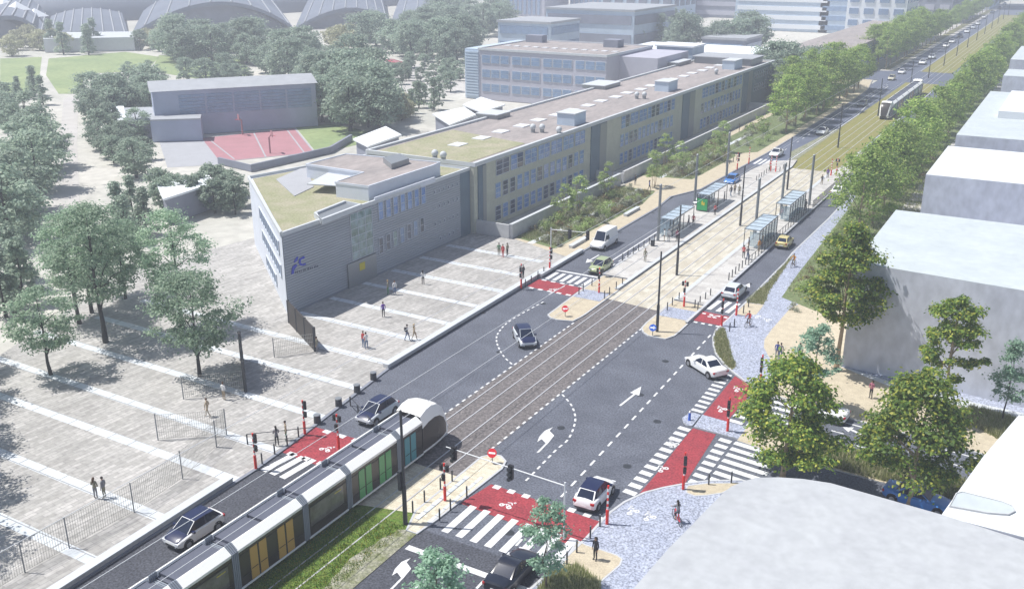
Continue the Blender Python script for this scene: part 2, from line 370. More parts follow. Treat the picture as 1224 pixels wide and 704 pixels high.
# south-east corner
se = GL([(500, 830), (560, 775), (600, 735), (640, 700), (671, 672), (700, 645), (720, 623), (730, 613), (746.6, 601), (770, 590), (793, 584), (816.5, 579.6), (844.5, 576), (886.4, 575)])
se_poly = se+[(-12, 62.4), (6, 61), (6, 8)]
raised('pavement', se_poly, .1, 'granite')
S('pavement_kerb', MB().band(se+[(-12, 62.4), (6, 61)], .18, 0, .125, 'kerb'))
def pad(name, l, z=.11, mn='sand', kw=.12):
    p = GL(l, .1); sheet(name, p, z, mn)
    if kw: S(name+'_edge', MB().band(p+[p[0]], kw, z-.01, z+.01, 'kerb'))
pad('sand_pavement', [(690, 646), (700, 651), (721, 657.6), (738, 663.5), (743.5, 668), (741, 675), (717.5, 695), (696, 716), (628, 716), (668, 680)])
pad('sand_pavement', [(822, 580.3), (820, 584), (821, 589), (830.5, 592.4), (844.5, 591.7), (863, 589), (886.4, 577), (844.5, 577.5)])
# north-east corner
ne = GL([(1003, 248.5), (990.5, 262), (946.7, 303.5), (939.3, 313.6), (915.4, 337.5), (892.4, 361.4), (871, 381.8), (855.8, 395.4), (852.4, 404), (852.9, 413.6), (856, 424), (866.5, 436.7), (876.7, 446), (905, 467), (950, 481), (995, 495.3), (1054, 512), (1133, 532), (1178, 545.3)])
raised('pavement', [(-28, 760)]+ne+[(6, 74.5), (40, 72), (40, 760)], .1, 'granite')
S('pavement_kerb', MB().band([(-28, 300)]+ne+[(6, 74.5)], .18, 0, .125, 'kerb'))
sheet('sand_pavement', GL([(945, 368), (922.3, 393.7), (913.7, 405.7), (913, 415), (917.6, 424), (926, 437), (926, 441.8), (917.6, 452.9), (908, 468), (950, 480.3), (995, 494.3), (1054, 511), (1133, 531), (1178, 544)], .1)+[(5, 74.9), (5, 84.4), (-7.5, 84.9), (-14.6, 86.8), (-15, 110), (-20, 110)], .106, 'sand')
vg = [(-24.6, 103), (-25.2, 113), (-25.8, 130), (-26.5, 147), (-27.6, 160), (-27.6, 700), (-11, 700), (-11, 210), (-15.2, 200), (-15.2, 125), (-14.8, 108), (-20.3, 100.5)]
sheet('green_verge', vg, .11, 'bed_soil')
sp_ = MB()
for k in range(60): sp_.box(-19.6, -16.6, 150+k*7.0, 155.4+k*7.0, .1, .12, 'path_pale')
S('stepping_path', sp_)
sheet('dry_verge', GL([(893.3, 358), (892.8, 361.6), (912.9, 364), (918.9, 347.7), (930.8, 330.7), (949.5, 303.4), (939.5, 314.5), (915.6, 340)], .1), .112, 'dry_grass')
sheet('dry_verge', GL([(857, 396), (864.3, 390.5), (868.6, 402.3), (873.3, 422), (879.3, 437.5), (875, 441.8), (867, 436), (857, 423.5), (854, 413), (853.6, 404)], .1), .112, 'dry_grass')
sheet('sand_pavement', GL([(892, 362), (912.9, 364.6), (904, 376), (888, 377), (879, 375)], .1), .114, 'sand')
sheet('green_verge', GL([(1150, 500), (1160, 488), (1215, 503), (1199, 528)], .1), .112, 'bed_soil')
sheet('concrete_apron', [(-14.6, 86.9), (-7.5, 85), (5, 84.5), (5, 83), (-7.8, 83.6), (-13.4, 86.2)], .114, 'concrete_light')
# side street median
med = [(-18.6, 71.6), (-13, 70.9), (6, 69.0), (6, 66.9), (-13, 68.4), (-18.6, 69.1)]
raised('median', GL([(840, 496.6), (871.6, 505), (882, 509), (900, 513), (903, 527), (860, 520), (828, 511.7)])[:0]+[(-22.5, 70.9), (-18.6, 70.6), (-18.6, 68.3), (-22.4, 68.5)], .1, 'granite')
raised('median', GL([(815.3, 500.6), (817, 505.7), (821, 509), (827.3, 510), (837.5, 497.2), (830, 494.5), (822, 495.2)]), .1, 'granite')
raised('median', [(-18.6, 71.2), (-15, 71.4), (6, 70.0), (6, 66.6), (-15, 67.4), (-18.6, 68)], .1, 'sand')
sheet('median_grass', [(-15.2, 71.2), (5.8, 69.8), (5.8, 66.8), (-14.8, 67.6)], .11, 'dry_grass')
# islands and platforms
def island(name, poly, z=.1, mn='sand', w=.16):
    raised(name, poly, z, mn); S(name+'_kerb', MB().band(poly+[poly[0]], w, 0, z+.012, 'kerb'))
n1 = GL([(655, 377), (658, 380.5), (666, 383), (684.5, 384.5), (694.5, 379.5), (700, 376)])
island('traffic_island', n1+[(-41.5, 100), (-45.2, 100), (-45.2, 94)])
n2 = GL([(767, 393), (769, 398), (775, 402), (795, 406), (806, 402), (812, 397)])
island('traffic_island', n2+[(-30.95, 96), (-34.75, 96), (-34.75, 88.3)])
island('traffic_island', [(-34.85, 46.8), (-34.85, 55.6), (-34.2, 56.4), (-33.6, 56.4), (-32.9, 55.9), (-32.6, 54.8), (-33.0, 46.6), (-33.2, 44.6), (-34.0, 44.6)], mn='cream_fine')
raised('tram_platform', [(-41.5, 100), (-41.5, 172), (-42.2, 178), (-46.2, 174), (-47.0, 165), (-47.2, 137), (-45.9, 123), (-45.25, 100)], .26, 'platform', 'kerb_dark')
raised('tram_platform', [(-34.7, 96), (-30.95, 96), (-30.95, 168), (-33.0, 178), (-34.7, 172)], .26, 'platform', 'kerb_dark')
pe = MB(); pe.box(-41.95, -41.48, 96, 172, .2, .275, 'concrete_light'); pe.box(-34.72, -34.25, 96, 172, .2, .275, 'concrete_light'); pe.box(-31.2, -30.9, 90, 168, .2, .3, 'kerb')
pe.box(-45.35, -45.1, 100, 122, .2, .3, 'kerb')
S('platform_edge', pe)
sheet('tactile_paving', [(-45, 91.5), (-41.7, 91.5), (-41.7, 94.4), (-45, 94.4)], .116, 'granite')
sheet('tactile_paving', [(-34.6, 90.8), (-31.2, 90.8), (-31.2, 93.8), (-34.6, 93.8)], .116, 'granite')
S('tactile_strip', MB().box(-34.35, -34.0, 46, 52.5, .1, .118, 'pale_slab').box(-33.35, -33.1, 46, 53, .1, .118, 'pale_slab'))
sheet('island_grass', [(-43.3, 176), (-42.6, 172), (-42.6, 215), (-43.6, 215), (-45.4, 186)], .06, 'gravel_grass')
sheet('island_grass', [(-34.2, 171), (-31.2, 172), (-31, 186), (-34.2, 200)], .06, 'gravel_grass')
S('boulevard_kerb', MB().band([(-43.5, 178), (-43.2, 214), (-43.2, 237), (-44.2, 252), (-46, 262), (-46, 292)], .25, 0, .12, 'kerb').band([(-31.2, 168), (-33.8, 190), (-33.8, 300)], .25, 0, .12, 'kerb').band([(-51.2, 334), (-51.2, 700)], .25, 0, .12, 'kerb').band([(-43.5, 334), (-44.4, 640)], .25, 0, .12, 'kerb'))
sheet('boulevard_pavement', [(-62, 331), (-51.4, 331), (-51.4, 760), (-62, 760)], .02, 'path_pale')
sheet('boulevard_verge', [(-56, 334), (-53, 334), (-53, 700), (-56, 700)], .05, 'dry_grass')
sheet('boulevard_verge', [(-60.5, 172), (-50.8, 182), (-50.8, 256), (-60.5, 256)], .112, 'bed_soil')

# ---------------------------------------------------------------- painted markings
ZP = .024
def dashes(mb, pts, dash, gap, w, z=ZP, mn='paint'):
    acc = 0; on = True; cur = [Vector(pts[0])]; L = dash
    for a, b in zip(pts, pts[1:]):
        a = Vector(a); b = Vector(b); d = (b-a).length; t = 0; u = (b-a)/d
        while d-t > L-acc:
            t += L-acc; acc = 0; p = a+u*t
            if on: cur.append(p); mb.strip([tuple(c) for c in cur], w, z, mn)
            on = not on; L = dash if on else gap; cur = [p]
        acc += d-t; cur.append(b)
def smooth(l, n=6):
    out = []
    for i in range(len(l)-1):
        p0 = Vector(l[max(i-1, 0)]); p1 = Vector(l[i]); p2 = Vector(l[i+1]); p3 = Vector(l[min(i+2, len(l)-1)])
        for k in range(n):
            t = k/n; out.append(tuple(.5*((2*p1)+(p2-p0)*t+(2*p0-5*p1+4*p2-p3)*t*t+(-p0+3*p1-3*p2+p3)*t**3)))
    return out+[tuple(l[-1])]
mk = MB()
dashes(mk, [(-41.45, 55), (-41.4, 85)], .5, .5, .17); dashes(mk, [(-34.9, 57), (-34.62, 86.5)], .5, .5, .17)
dashes(mk, [(-26.6, 40), (-27.2, 63), (-27.9, 90)], .85, .85, .17)
dashes(mk, smooth(GL([(649.5, 361), (612, 382), (597, 396), (593.5, 408), (601, 424.5), (612, 435.5)])), .5, .45, .16)
dashes(mk, smooth(GL([(672, 471.5), (683, 484.5), (687.7, 499.5), (684.5, 514.5), (677.5, 527), (664.5, 538), (640, 563), (627, 576)])), .5, .45, .16)
mk.strip(GL([(656, 352), (675, 342)]), .12, ZP, 'paint')
dashes(mk, [(-29.9, 20), (-29.9, 45)], 1.1, 1.1, .15)
mk.box(-32.9, -23.4+0, 42.85, 43.35, ZP-.004, ZP, 'paint')
mk.box(-51.2, -45.5, 98.95, 99.35, ZP-.004, ZP, 'paint')
dashes(mk, [(-45.9, 100), (-46.0, 135)], 1, 1, .14); mk.box(-46.9, -46.7, 104, 122, ZP-.004, ZP, 'paint')
dashes(mk, [(-46.9, 178), (-47, 300)], 1.5, 3, .14); dashes(mk, [(-47.6, 334), (-47.6, 640)], 2, 4, .16)
def redcross(c, name='cycle_crossing'): sheet(name, c, .014, 'red_paint')
# south crossing
redcross([(-32.75, 49.3), (-22.7, 48.6), (-22.4, 52.1), (-32.2, 52.6)])
for k in range(8): mk.box(-31.9+k*1.22, -31.35+k*1.22, 52.2, 52.7, ZP-.004, ZP, 'paint')
for k in range(8): mk.box(-32.0+k*1.13, -31.45+k*1.13, 45.75, 49.45, ZP-.004, ZP, 'paint')
# south-west crossing (west of the tram)
redcross([(-49.0, 47.9+.6), (-42.5, 48.2), (-42.5, 53.2), (-49.3, 53.0)])
rs = GL([(370, 518.6), (407.5, 528.8), (380, 550), (346, 539)])
for a, b in (((314, 563), (353, 542.4)), ((325, 567), (363, 546)), ((337, 571.4), (375, 549))): mk.strip(GL([a, b]), .6, ZP, 'paint')
for k in range(4):
    mk.box(-48.3+k*1.5, -47.6+k*1.5, 52.6, 53.1, ZP-.004, ZP, 'paint'); mk.box(-48.3+k*1.5, -47.6+k*1.5, 48.4, 48.9, ZP-.004, ZP, 'paint')
# north-west crossing
redcross([(-51.3, 92.2), (-45.4, 91.6), (-45.4, 94.8), (-51.3, 95.2)])
for k in range(6): mk.box(-50.8+k*.95, -50.3+k*.95, 95.6, 98.4, ZP-.004, ZP, 'paint')
for k in range(5):
    mk.box(-50.9+k*1.2, -50.3+k*1.2, 94.9, 95.25, ZP-.004, ZP, 'paint'); mk.box(-50.9+k*1.2, -50.3+k*1.2, 91.7, 92.1, ZP-.004, ZP, 'paint')
# north-east crossing
redcross(GL([(838, 371.6), (872, 378.4), (861.8, 389.5), (827.7, 382.7)]))
for a, b in (((847, 370), (861, 359.7)), ((857.5, 372.4), (873, 361.4)), ((868.6, 374), (883, 363))): mk.strip(GL([a, b]), .5, ZP, 'paint')
for k in range(4):
    mk.box(-30.6+k*.8, -30.2+k*.8, 90.9, 91.25, ZP-.004, ZP, 'paint'); mk.box(-30.7+k*.8, -30.3+k*.8, 93.8, 94.15, ZP-.004, ZP, 'paint')
# far west crossing
for k in range(5): mk.box(-48.6+k*.85, -48.1+k*.85, 171.5, 176.5, ZP-.004, ZP, 'paint')
# east arm crossing
redcross(GL([(878.4, 449.4), (902.3, 464.8), (868.2, 504.3), (840, 496.3)]))
redcross(GL([(828, 511.7), (856, 519), (817.7, 579.4), (761, 593.6), (790, 560), (804.8, 540)]))
def lerp(a, b, t): return tuple(a[i]+(b[i]-a[i])*t for i in range(2))
def ladder(mb, a, b, n, dx, dy, w):
    for k in range(n):
        p = lerp(a, b, (k+.5)/n); mb.strip([p, (p[0]+dx, p[1]+dy)], w, ZP, 'paint')
a, b = G(876, 447.5), G(838.5, 495.5); ladder(mk, a, b, 10, -1.05, .1, .42)
a, b = G(827, 511.7), G(757, 595); ladder(mk, a, b, 12, -1.0, .1, .55)
a, b = G(904, 465.8), G(869, 505); ladder(mk, a, b, 7, 1.2, -.12, .5); ladder(mk, (a[0]+1.5, a[1]), (b[0]+1.5, b[1]), 7, 3.2, -.3, .5)
a, b = G(862, 521.5), G(821, 578); ladder(mk, a, b, 8, 1.0, -.1, .55); ladder(mk, (a[0]+1.25, a[1]), (b[0]+1.25, b[1]), 8, 3.6, -.4, .55)
# arrows
AR = [(466, 704), (479.5, 690.5), (474.7, 684), (468.5, 688), (472, 680), (480, 671.5), (491, 666.7), (486, 672), (491.5, 679.5), (483, 690), (469.5, 704)]
ap = GL(AR); mk.add([(x, y, ZP) for x, y in ccw(ap)], [tuple(range(len(ap)))], 'paint')
o = G(642, 541); o0 = G(467, 704); ap = [((x-o0[0])*1.1+o[0], (y-o0[1])*1.35+o[1]) for x, y in ap]; mk.add([(x, y, ZP) for x, y in ccw(ap)], [tuple(range(len(ap)))], 'paint')
def arrow(mb, l, w=.2):
    t, h, bl, br = [Vector(p) for p in GL(l)]; mb.strip([tuple(t), tuple((bl+br)/2)], w, ZP, 'paint'); mb.add([(p.x, p.y, ZP) for p in (bl, br, h)], [(0, 1, 2)], 'paint')
arrow(mk, [(741, 485), (766.5, 462), (753, 469.5), (764, 473)])
arrow(mk, [(716, 305), (700, 314.5), (702, 309.5), (709, 312.5)])
arrow(mk, [(885, 350), (896, 338.5), (889.5, 341.5), (896.5, 344)])
arrow(mk, [(1040, 524.5), (1007, 510.5), (1014, 516.5), (1021, 511)], .25)
mk.strip([(-14, 75.8), (5, 73.9)], .16, ZP, 'paint'); dashes(mk, [(-12.5, 73.6), (5, 71.9)], 1, 2, .14); mk.strip([(-14.6, 72.4), (-9, 71.9)], .14, ZP, 'paint')
S('road_markings', mk)
def cyc(mb, x, y, rz, s=1.0, z=ZP):
    c, d = cos(rz), sin(rz)
    def P(u, v): return (x+(u*c-v*d)*s, y+(u*d+v*c)*s)
    def ring(u, v, r, n=12):
        for i in range(n):
            a0, a1 = 2*pi*i/n, 2*pi*(i+1)/n; q = [P(u+r*k*cos(a), v+r*k*sin(a)) for a, k in ((a0, 1), (a1, 1), (a1, .45), (a0, .45))]
            mb.add([(p[0], p[1], z) for p in q], [(0, 1, 2, 3)], 'paint')
    ring(-.5, 0, .32); ring(.5, 0, .32)
    mb.strip([P(-.5, 0), P(-.1, .45), P(.35, .45), P(.5, 0)], .13*s, z+.001, 'paint'); mb.strip([P(-.1, .45), P(.1, 0), P(.35, .45)], .13*s, z+.002, 'paint')
    mb.strip([P(-.2, .75), P(.25, .95), P(.55, .6)], .16*s, z+.003, 'paint'); ring(.55, 1.15, .16, 8)
mh = MB()
for x, y in ((-31.8, 63), (-28.6, 72), (-44.2, 74), (-46.9, 88), (-25.4, 68), (-29.4, 80), (-47.4, 60), (-44.9, 41), (-46.1, 112), (-29.2, 106), (-27.9, 47.9), (-24.6, 60), (-48.1, 104)): mh.tube((x, y, -.01), (x, y, .012), .33, .33, 'metal_dark', 18)
for y in (58, 70, 82, 94, 106, 118, 130): mh.box(-51.35, -50.95, y, y+.5, -.01, .012, 'metal_dark')
S('manhole_covers', mh)
bs = MB()
for (px, py, r, z) in [(604, 604.5, -.1, ZP), (793, 561, 1.2, ZP), (806, 532, 1.2, ZP), (864, 490, 1.2, ZP), (883, 466, 1.2, ZP), (851, 379, 0, ZP), (661, 346.5, 0, ZP), (388, 537.5, 0, ZP),
                       (757, 612, 1.0, .118), (777, 619, 1.0, .118), (906, 379, 1.4, .118), (919, 383, 1.4, .118)]:
    x, y = G(px, py, z); cyc(bs, x, y, r, .62, z)
S('cycle_markings', bs)

# ---------------------------------------------------------------- far ground of the park
def park(name, l, z, mn): sheet(name, GL(l), z, mn)
park('lawn', [(0, 70), (50, 68), (45, 110), (30, 118), (0, 115)], -.1, 'lawn')
park('lawn', [(58, 70), (150, 62), (190, 68), (175, 85), (100, 88), (98, 112), (70, 112), (55, 90)], -.1, 'lawn')
park('lawn', [(190, 66), (290, 70), (300, 90), (240, 95), (180, 85)], -.1, 'lawn')
park('lawn', [(352, 150), (400, 148), (452, 160), (430, 172), (395, 180), (380, 184)], -.1, 'lawn')
park('lawn', [(455, 100), (520, 95), (505, 125), (460, 125)], -.1, 'lawn')
park('park_path', [(76, 118), (94, 112), (92, 170), (95, 240), (60, 262), (68, 200)], -.09, 'path_pale')
park('forecourt', [(190, 168), (242, 164), (266, 196), (200, 200)], -.09, 'court_grey')
park('sports_court', [(240, 165), (352, 153), (376, 182), (262, 193.5)], -.08, 'court_red')
park('car_park', [(440, 75), (470, 70), (565, 95), (570, 108), (500, 120), (440, 92)], -.09, 'path_pale')
cm = MB()
for a, b in (((252, 168), (280, 190)), ((303, 158), (318, 188)), ((343, 155), (365, 184)), ((240, 165), (352, 153)), ((352, 153), (376, 182)), ((240, 165), (262, 193)), ((262, 193), (376, 182))): cm.strip(GL([a, b]), .3, -.065, 'court_grey')
S('court_lines', cm)
# ================================================================ BUILDINGS
def onX(px, py, X):
    v = ray(px, py); t = X/v.x; return (v.y*t, v.z*t+H)
def window(parent, X, y0, y1, z0, z1, glass='glass_blue', cols=1, rows=2, proud=.0, name='window', fr='frame'):
    """a framed window on a wall that faces +X"""
    f = MB(); w = .07; x0, x1 = X+proud, X+proud+.07
    f.box(x0, x1, y0, y1, z0, z0+w, fr); f.box(x0, x1, y0, y1, z1-w, z1, fr); f.box(x0, x1, y0, y0+w, z0+w, z1-w, fr); f.box(x0, x1, y1-w, y1, z0+w, z1-w, fr)
    for i in range(1, cols): yy = y0+(y1-y0)*i/cols; f.box(x0, x1-.01, yy-w/2, yy+w/2, z0+w, z1-w, fr)
    for i in range(1, rows): zz = z0+(z1-z0)*i/rows; f.box(x0, x1-.02, y0+w, y1-w, zz-w/2, zz+w/2, fr)
    o = f.build(name, parent)
    MB().box(x0+.005, x0+.03, y0+w, y1-w, z0+w, z1-w, glass).build('pane', o); return o
# --- the slatted corner building on the plaza
XB = -68.7
b1 = thing('corner_building', 'low grey building with slatted front wall and planted roof, beside the paved plaza', 'building')
FP = [(XB, 71), (XB, 107.2), (-86, 107.2), (-90.5, 88.5)]
w = MB()
w.prism(FP, 0, 8.95, 'white_wall'); o = w.build('wall', b1)
sl = MB()
for k in range(29): z = .35+k*.3; sl.box(XB+.01, XB+.1, 71.05, 104.8, z, z+.2, 'slat_wall')
sl.box(XB+.002, XB+.05, 71.05, 104.8, .02, 8.9, 'slat_back'); sl.build('slat_cladding', b1)
MB().box(XB-.1, XB+.12, 104.8, 107.2, 0, 8.9, 'teal_wall').build('stair_panel', b1)
rf = MB(); ins = [(XB-.35, 71.6), (XB-.35, 106.9), (-85.7, 106.9), (-89.9, 88.6)]; rf.prism(ins, 8.8, 9.0, 'roof_green'); rfo = rf.build('planted_roof', b1)
MB().band(FP+[FP[0]], .3, 8.9, 9.3, 'concrete_light').build('parapet', b1)
def pr(l, z): return GL(l, z)
MB().prism(pr([(330, 215), (366, 199), (375, 224), (352, 235)], 9), 9.0, 9.08, 'court_grey').build('roof_terrace', b1)
ph = pr([(366, 197), (413.5, 184.8), (526, 194.8), (517, 198.5), (440, 223.5), (401, 218.5), (434.8, 207)], 10.75)
pm = MB(); pm.prism(ph, 8.9, 10.65, 'white_wall'); po = pm.build('penthouse', b1); rp = [lerp(p, (sum(q[0] for q in ph)/7, sum(q[1] for q in ph)/7), .03) for p in ph]
MB().prism(rp, 10.6, 10.8, 'roof_brown').build('penthouse_roof', po)
MB().band(ph+[ph[0]], .2, 10.6, 10.88, 'white_wall').build('parapet', po)
aw = pr([(367, 220), (401, 222), (434, 207), (395, 205)], 10.1); MB().prism(aw, 10.0, 10.12, 'concrete_light').build('canopy', po)
MB().prism(pr([(458, 192), (478, 187), (489, 193), (468, 200)], 11.1), 10.8, 11.5, 'metal_grey').build('skylight_box', po)
pc = pr([(377, 256), (412, 242), (431, 246), (384, 264)], 9.4); MB().prism(pc, 9, 9.35, 'metal_grey').build('roof_hatch', b1)
MB().band(pc+[pc[0]], .35, 9, 9.6, 'concrete_light').build('hatch_kerb', b1)
MB().box(XB-.02, XB+.14, 86.6, 99, 8.95, 9.6, 'white_wall').build('upper_wall', b1)
# glazed bay, windows
gl = window(b1, XB+.1, 81.9, 85.9, 3.1, 8.7, 'glass_green', 3, 6, name='glazed_bay')
MB().box(XB+.1, XB+.3, 80.9, 86.1, .1, 3.0, 'metal_grey').build('entrance_panel', b1)
MB().box(XB+.31, XB+.33, 82.9, 83.9, 1.7, 2.6, 'poster_yellow').build('notice', b1)
gr_ = ['glass_dark', 'glass_dark', 'glass_green', 'glass_far', 'glass_dark', 'glass_far', 'glass_dark']
for k in range(7):
    y = 86.9+k*1.42; window(b1, XB+.1, y, y+.85, 2.6+.28*k*.3, 4.6+.28*k*.25, gr_[k], 1, 2)
    y = 87.1+k*1.45; window(b1, XB+.12, y, y+.95, 6.7, 8.9, 'glass_blue', 1, 2)
for k in range(6):
    for z in (1.0, 3.2, 5.4, 7.4): 
        if k or z > 3: y = 98.6+k*1.05; window(b1, XB+.1, y, y+.35, z, z+.55, 'glass_dark', 1, 1)
# end wall windows (wall runs from corner to the rear-left)
ed = Vector((-90.5+68.7, 88.5-71)); el = ed.length; ed.normalize(); en = Vector((-ed.y, ed.x)); en = -en if en.y > 0 else en
def endbox(mb, u0, u1, z0, z1, d, mn, d0=0):
    a = Vector((XB, 71))+ed*u0+en*d0; b = Vector((XB, 71))+ed*u1+en*d0; n_ = en*(d-d0)
    mb.prism([tuple(a), tuple(b), tuple(b+n_), tuple(a+n_)], z0, z1, mn)
for i, (z0, z1, u0, u1) in enumerate(((6.2, 7.6, 2.5, 18), (3.7, 5, 2.2, 17), (1.2, 2.4, 7, 15))):
    f = MB(); endbox(f, u0-.1, u1+.1, z1, z1+.1, .15, 'frame', .002); endbox(f, u0-.1, u1+.1, z0-.1, z0, .15, 'frame', .002)
    n = int((u1-u0)/1.5)
    for k in range(n+1): u = u0+(u1-u0)*k/n; endbox(f, u-.07, u+.07, z0, z1, .13, 'frame', .002)
    fo = f.build('ribbon_window', b1); g_ = MB(); endbox(g_, u0, u1, z0, z1, .05, 'glass_far', .001); g_.build('pane', fo)
# blue emblem and slanted grey lettering on the slats
em = MB()
def wallpoly(mb, l, mn, d=.16):
    q = [onX(px, py, XB+.12) for px, py in l]; n = len(q)
    vs = [(XB+.12, y, z) for y, z in q]+[(XB+d, y, z) for y, z in q]
    mb.add(vs, [tuple(range(n)), tuple(range(n, 2*n))]+[(i, (i+1) % n, n+(i+1) % n, n+i) for i in range(n)], mn)
def ez(l): return [(340+x/11.73, 290+y/11.73) for x, y in l]
wallpoly(em, ez([(165, 205), (190, 195), (185, 240), (150, 275), (130, 285), (140, 245)]), 'emblem_blue')
wallpoly(em, ez([(130, 320), (165, 305), (180, 320), (135, 380), (130, 435), (95, 445), (100, 390), (110, 340)]), 'emblem_blue')
wallpoly(em, ez([(210, 225), (265, 190), (285, 200), (275, 225), (230, 240), (225, 285), (250, 300), (290, 285), (300, 310), (260, 325), (215, 320), (195, 275)]), 'emblem_blue')
em.build('emblem', b1)
tx = MB(); px = 150
for k, wdt in enumerate([14, 22, 22, 20, 10, 8, 22, 26, 22, 24, 22, 24]):
    y_ = 412-(px-150)*.30; hh = 26 if k % 4 else 36
    if k % 3 == 1: wallpoly(tx, ez([(px, y_), (px+wdt*.8, y_-6), (px+wdt*.8, y_-11), (px+5, y_-7), (px+5, y_+20), (px+wdt*.8, y_+14), (px+wdt*.8, y_+20), (px, y_+26)]), 'letter_grey', .14)
    elif k % 3 == 2: wallpoly(tx, ez([(px, y_), (px+wdt*.8, y_-6), (px+wdt*.8, y_+18), (px+wdt*.55, y_+20), (px+wdt*.55, y_+2), (px+wdt*.25, y_+5), (px+wdt*.25, y_+24), (px, y_+25)]), 'letter_grey', .14)
    else: wallpoly(tx, ez([(px, y_+25-hh), (px+6, y_+23-hh), (px+6, y_+24), (px, y_+26)]), 'letter_grey', .14)
    px += wdt+8
tx.build('lettering', b1)

# --- the long school building
XL = -68.0
b2 = thing('school_building', 'long three storey beige building with flat brown roof and rows of blue windows', 'building')
MB().box(-86, XL, 107.3, 252, -.05, 9.55, 'beige_wall').build('wall', b2)
MB().box(-85.6, XL-.4, 107.7, 251.6, 9.4, 9.62, 'roof_brown').build('roof', b2)
MB().prism([(-85, 108), (-69.5, 108), (-69.5, 124), (-85, 128)], 9.6, 9.66, 'roof_green').build('roof_planting', b2)
MB().band([(-86, 107.3), (XL, 107.3), (XL, 252), (-86, 252), (-86, 107.3)], .5, 9.4, 9.95, 'concrete_light').build('parapet', b2)
for (y0, y1) in ((108.2, 110.2), (143.5, 149.5), (186, 193), (226, 233)):
    MB().box(XL-.05, XL+.16, y0, y1, 0, 9.3, 'teal_wall').box(XL+.161, XL+.2, y0+(y1-y0)*.55, y1, 0, 9.2, 'metal_grey').build('stair_bay', b2)
MB().box(XL-.05, XL+.12, 233, 252, 0, 9.3, 'teal_wall').build('end_bay', b2)
rg = random.Random(5)
for (y0, y1, n) in ((112.8, 141.5, 14), (155.6, 181.6, 13), (197.4, 225, 13)):
    st = (y1-y0)/n
    for k in range(n):
        y = y0+k*st
        for zi, (z0, z1) in enumerate(((.6, 2.7), (3.8, 6.0), (7.0, 9.2))):
            ww = st*.72 if zi < 2 else (st*.9 if k % 2 == 0 else st*.88)
            yo = 0 if zi < 2 else (0 if k % 2 else .1*st)
            window(b2, XL+.01, y+yo, y+yo+ww, z0, z1, rg.choice(['glass_blue', 'glass_blue', 'glass_dark']), 1, 3)
for k in range(9):
    for z0 in (4.0, 7): window(b2, XL+.13, 235+k*1.8, 236.1+k*1.8, z0, z0+1.7, 'glass_dark', 1, 2)
def rbox(px, py, w_, d_, h_, name, mn='concrete_light', z=9.62, zz=None):
    x, y = G(px, py, z+.0); mb = MB(); mb.box(x-w_/2, x+w_/2, y-d_/2, y+d_/2, z, z+h_, mn); mb.box(x-w_/2-.15, x+w_/2+.15, y-d_/2-.15, y+d_/2+.15, z+h_, z+h_+.14, 'concrete_light')
    return mb.build(name, b2)
rbox(683, 148, 3.2, 4.2, 1.9, 'roof_plant_box', 'pale_blue_wall'); rbox(796, 108, 3, 5, 1.9, 'roof_plant_box', 'pale_blue_wall'); rbox(875, 82, 3, 6, 2, 'roof_plant_box', 'pale_blue_wall')
rbox(719, 104, 5, 8, .7, 'rooflight_hood', 'metal_grey'); rbox(590, 140, 4, 4.5, .7, 'rooflight_hood', 'metal_grey'); rbox(807, 77, 5, 9, .8, 'rooflight_hood', 'metal_grey')
for px, py in ((637, 158), (648, 158), (761, 118), (770, 118), (856, 89), (520, 190), (530, 192), (668, 161)):
    x, y = G(px, py, 9.7); MB().tube((x, y, 9.6), (x, y, 10.4), .35, .35, 'metal_grey', 10).ball((x, y, 10.5), .5, 'concrete_light').build('roof_cowl', b2)
sk = [(-77.5+((k % 2)*.3), 118+k*6.2) for k in range(20)]
for x, y in sk: MB().box(x-1, x+1, y-1.3, y+1.3, 9.6, 9.78, 'skylight').build('rooflight', b2)
MB().box(-84.5, -70, 238, 248, 9.6, 11.2, 'metal_grey').box(-85, -69.6, 237.6, 248.4, 11.2, 11.4, 'roof_sheet').build('plant_room', b2)
# retaining / garden walls
gw = thing('garden_wall', 'long pale concrete wall between the planted beds and the school building', 'wall')
MB().box(-62.85, -62.45, 108, 143.8, 0, 1.95, 'concrete').box(-68, -62.85, 107.75, 108.05, 0, 1.95, 'concrete').box(-62.9, -62.4, 107.95, 143.85, 1.95, 2.05, 'concrete_light').build('wall', gw)
gw = thing('garden_wall', 'farther pale concrete wall stepping forward beside the school building', 'wall')
MB().box(-63.2, -62.8, 146, 232, 0, 1.9, 'concrete').box(-67.9, -63.2, 231.6, 232, 0, 1.9, 'concrete').box(-67.9, -62.8, 145.7, 146, 0, 1.6, 'concrete').build('wall', gw)
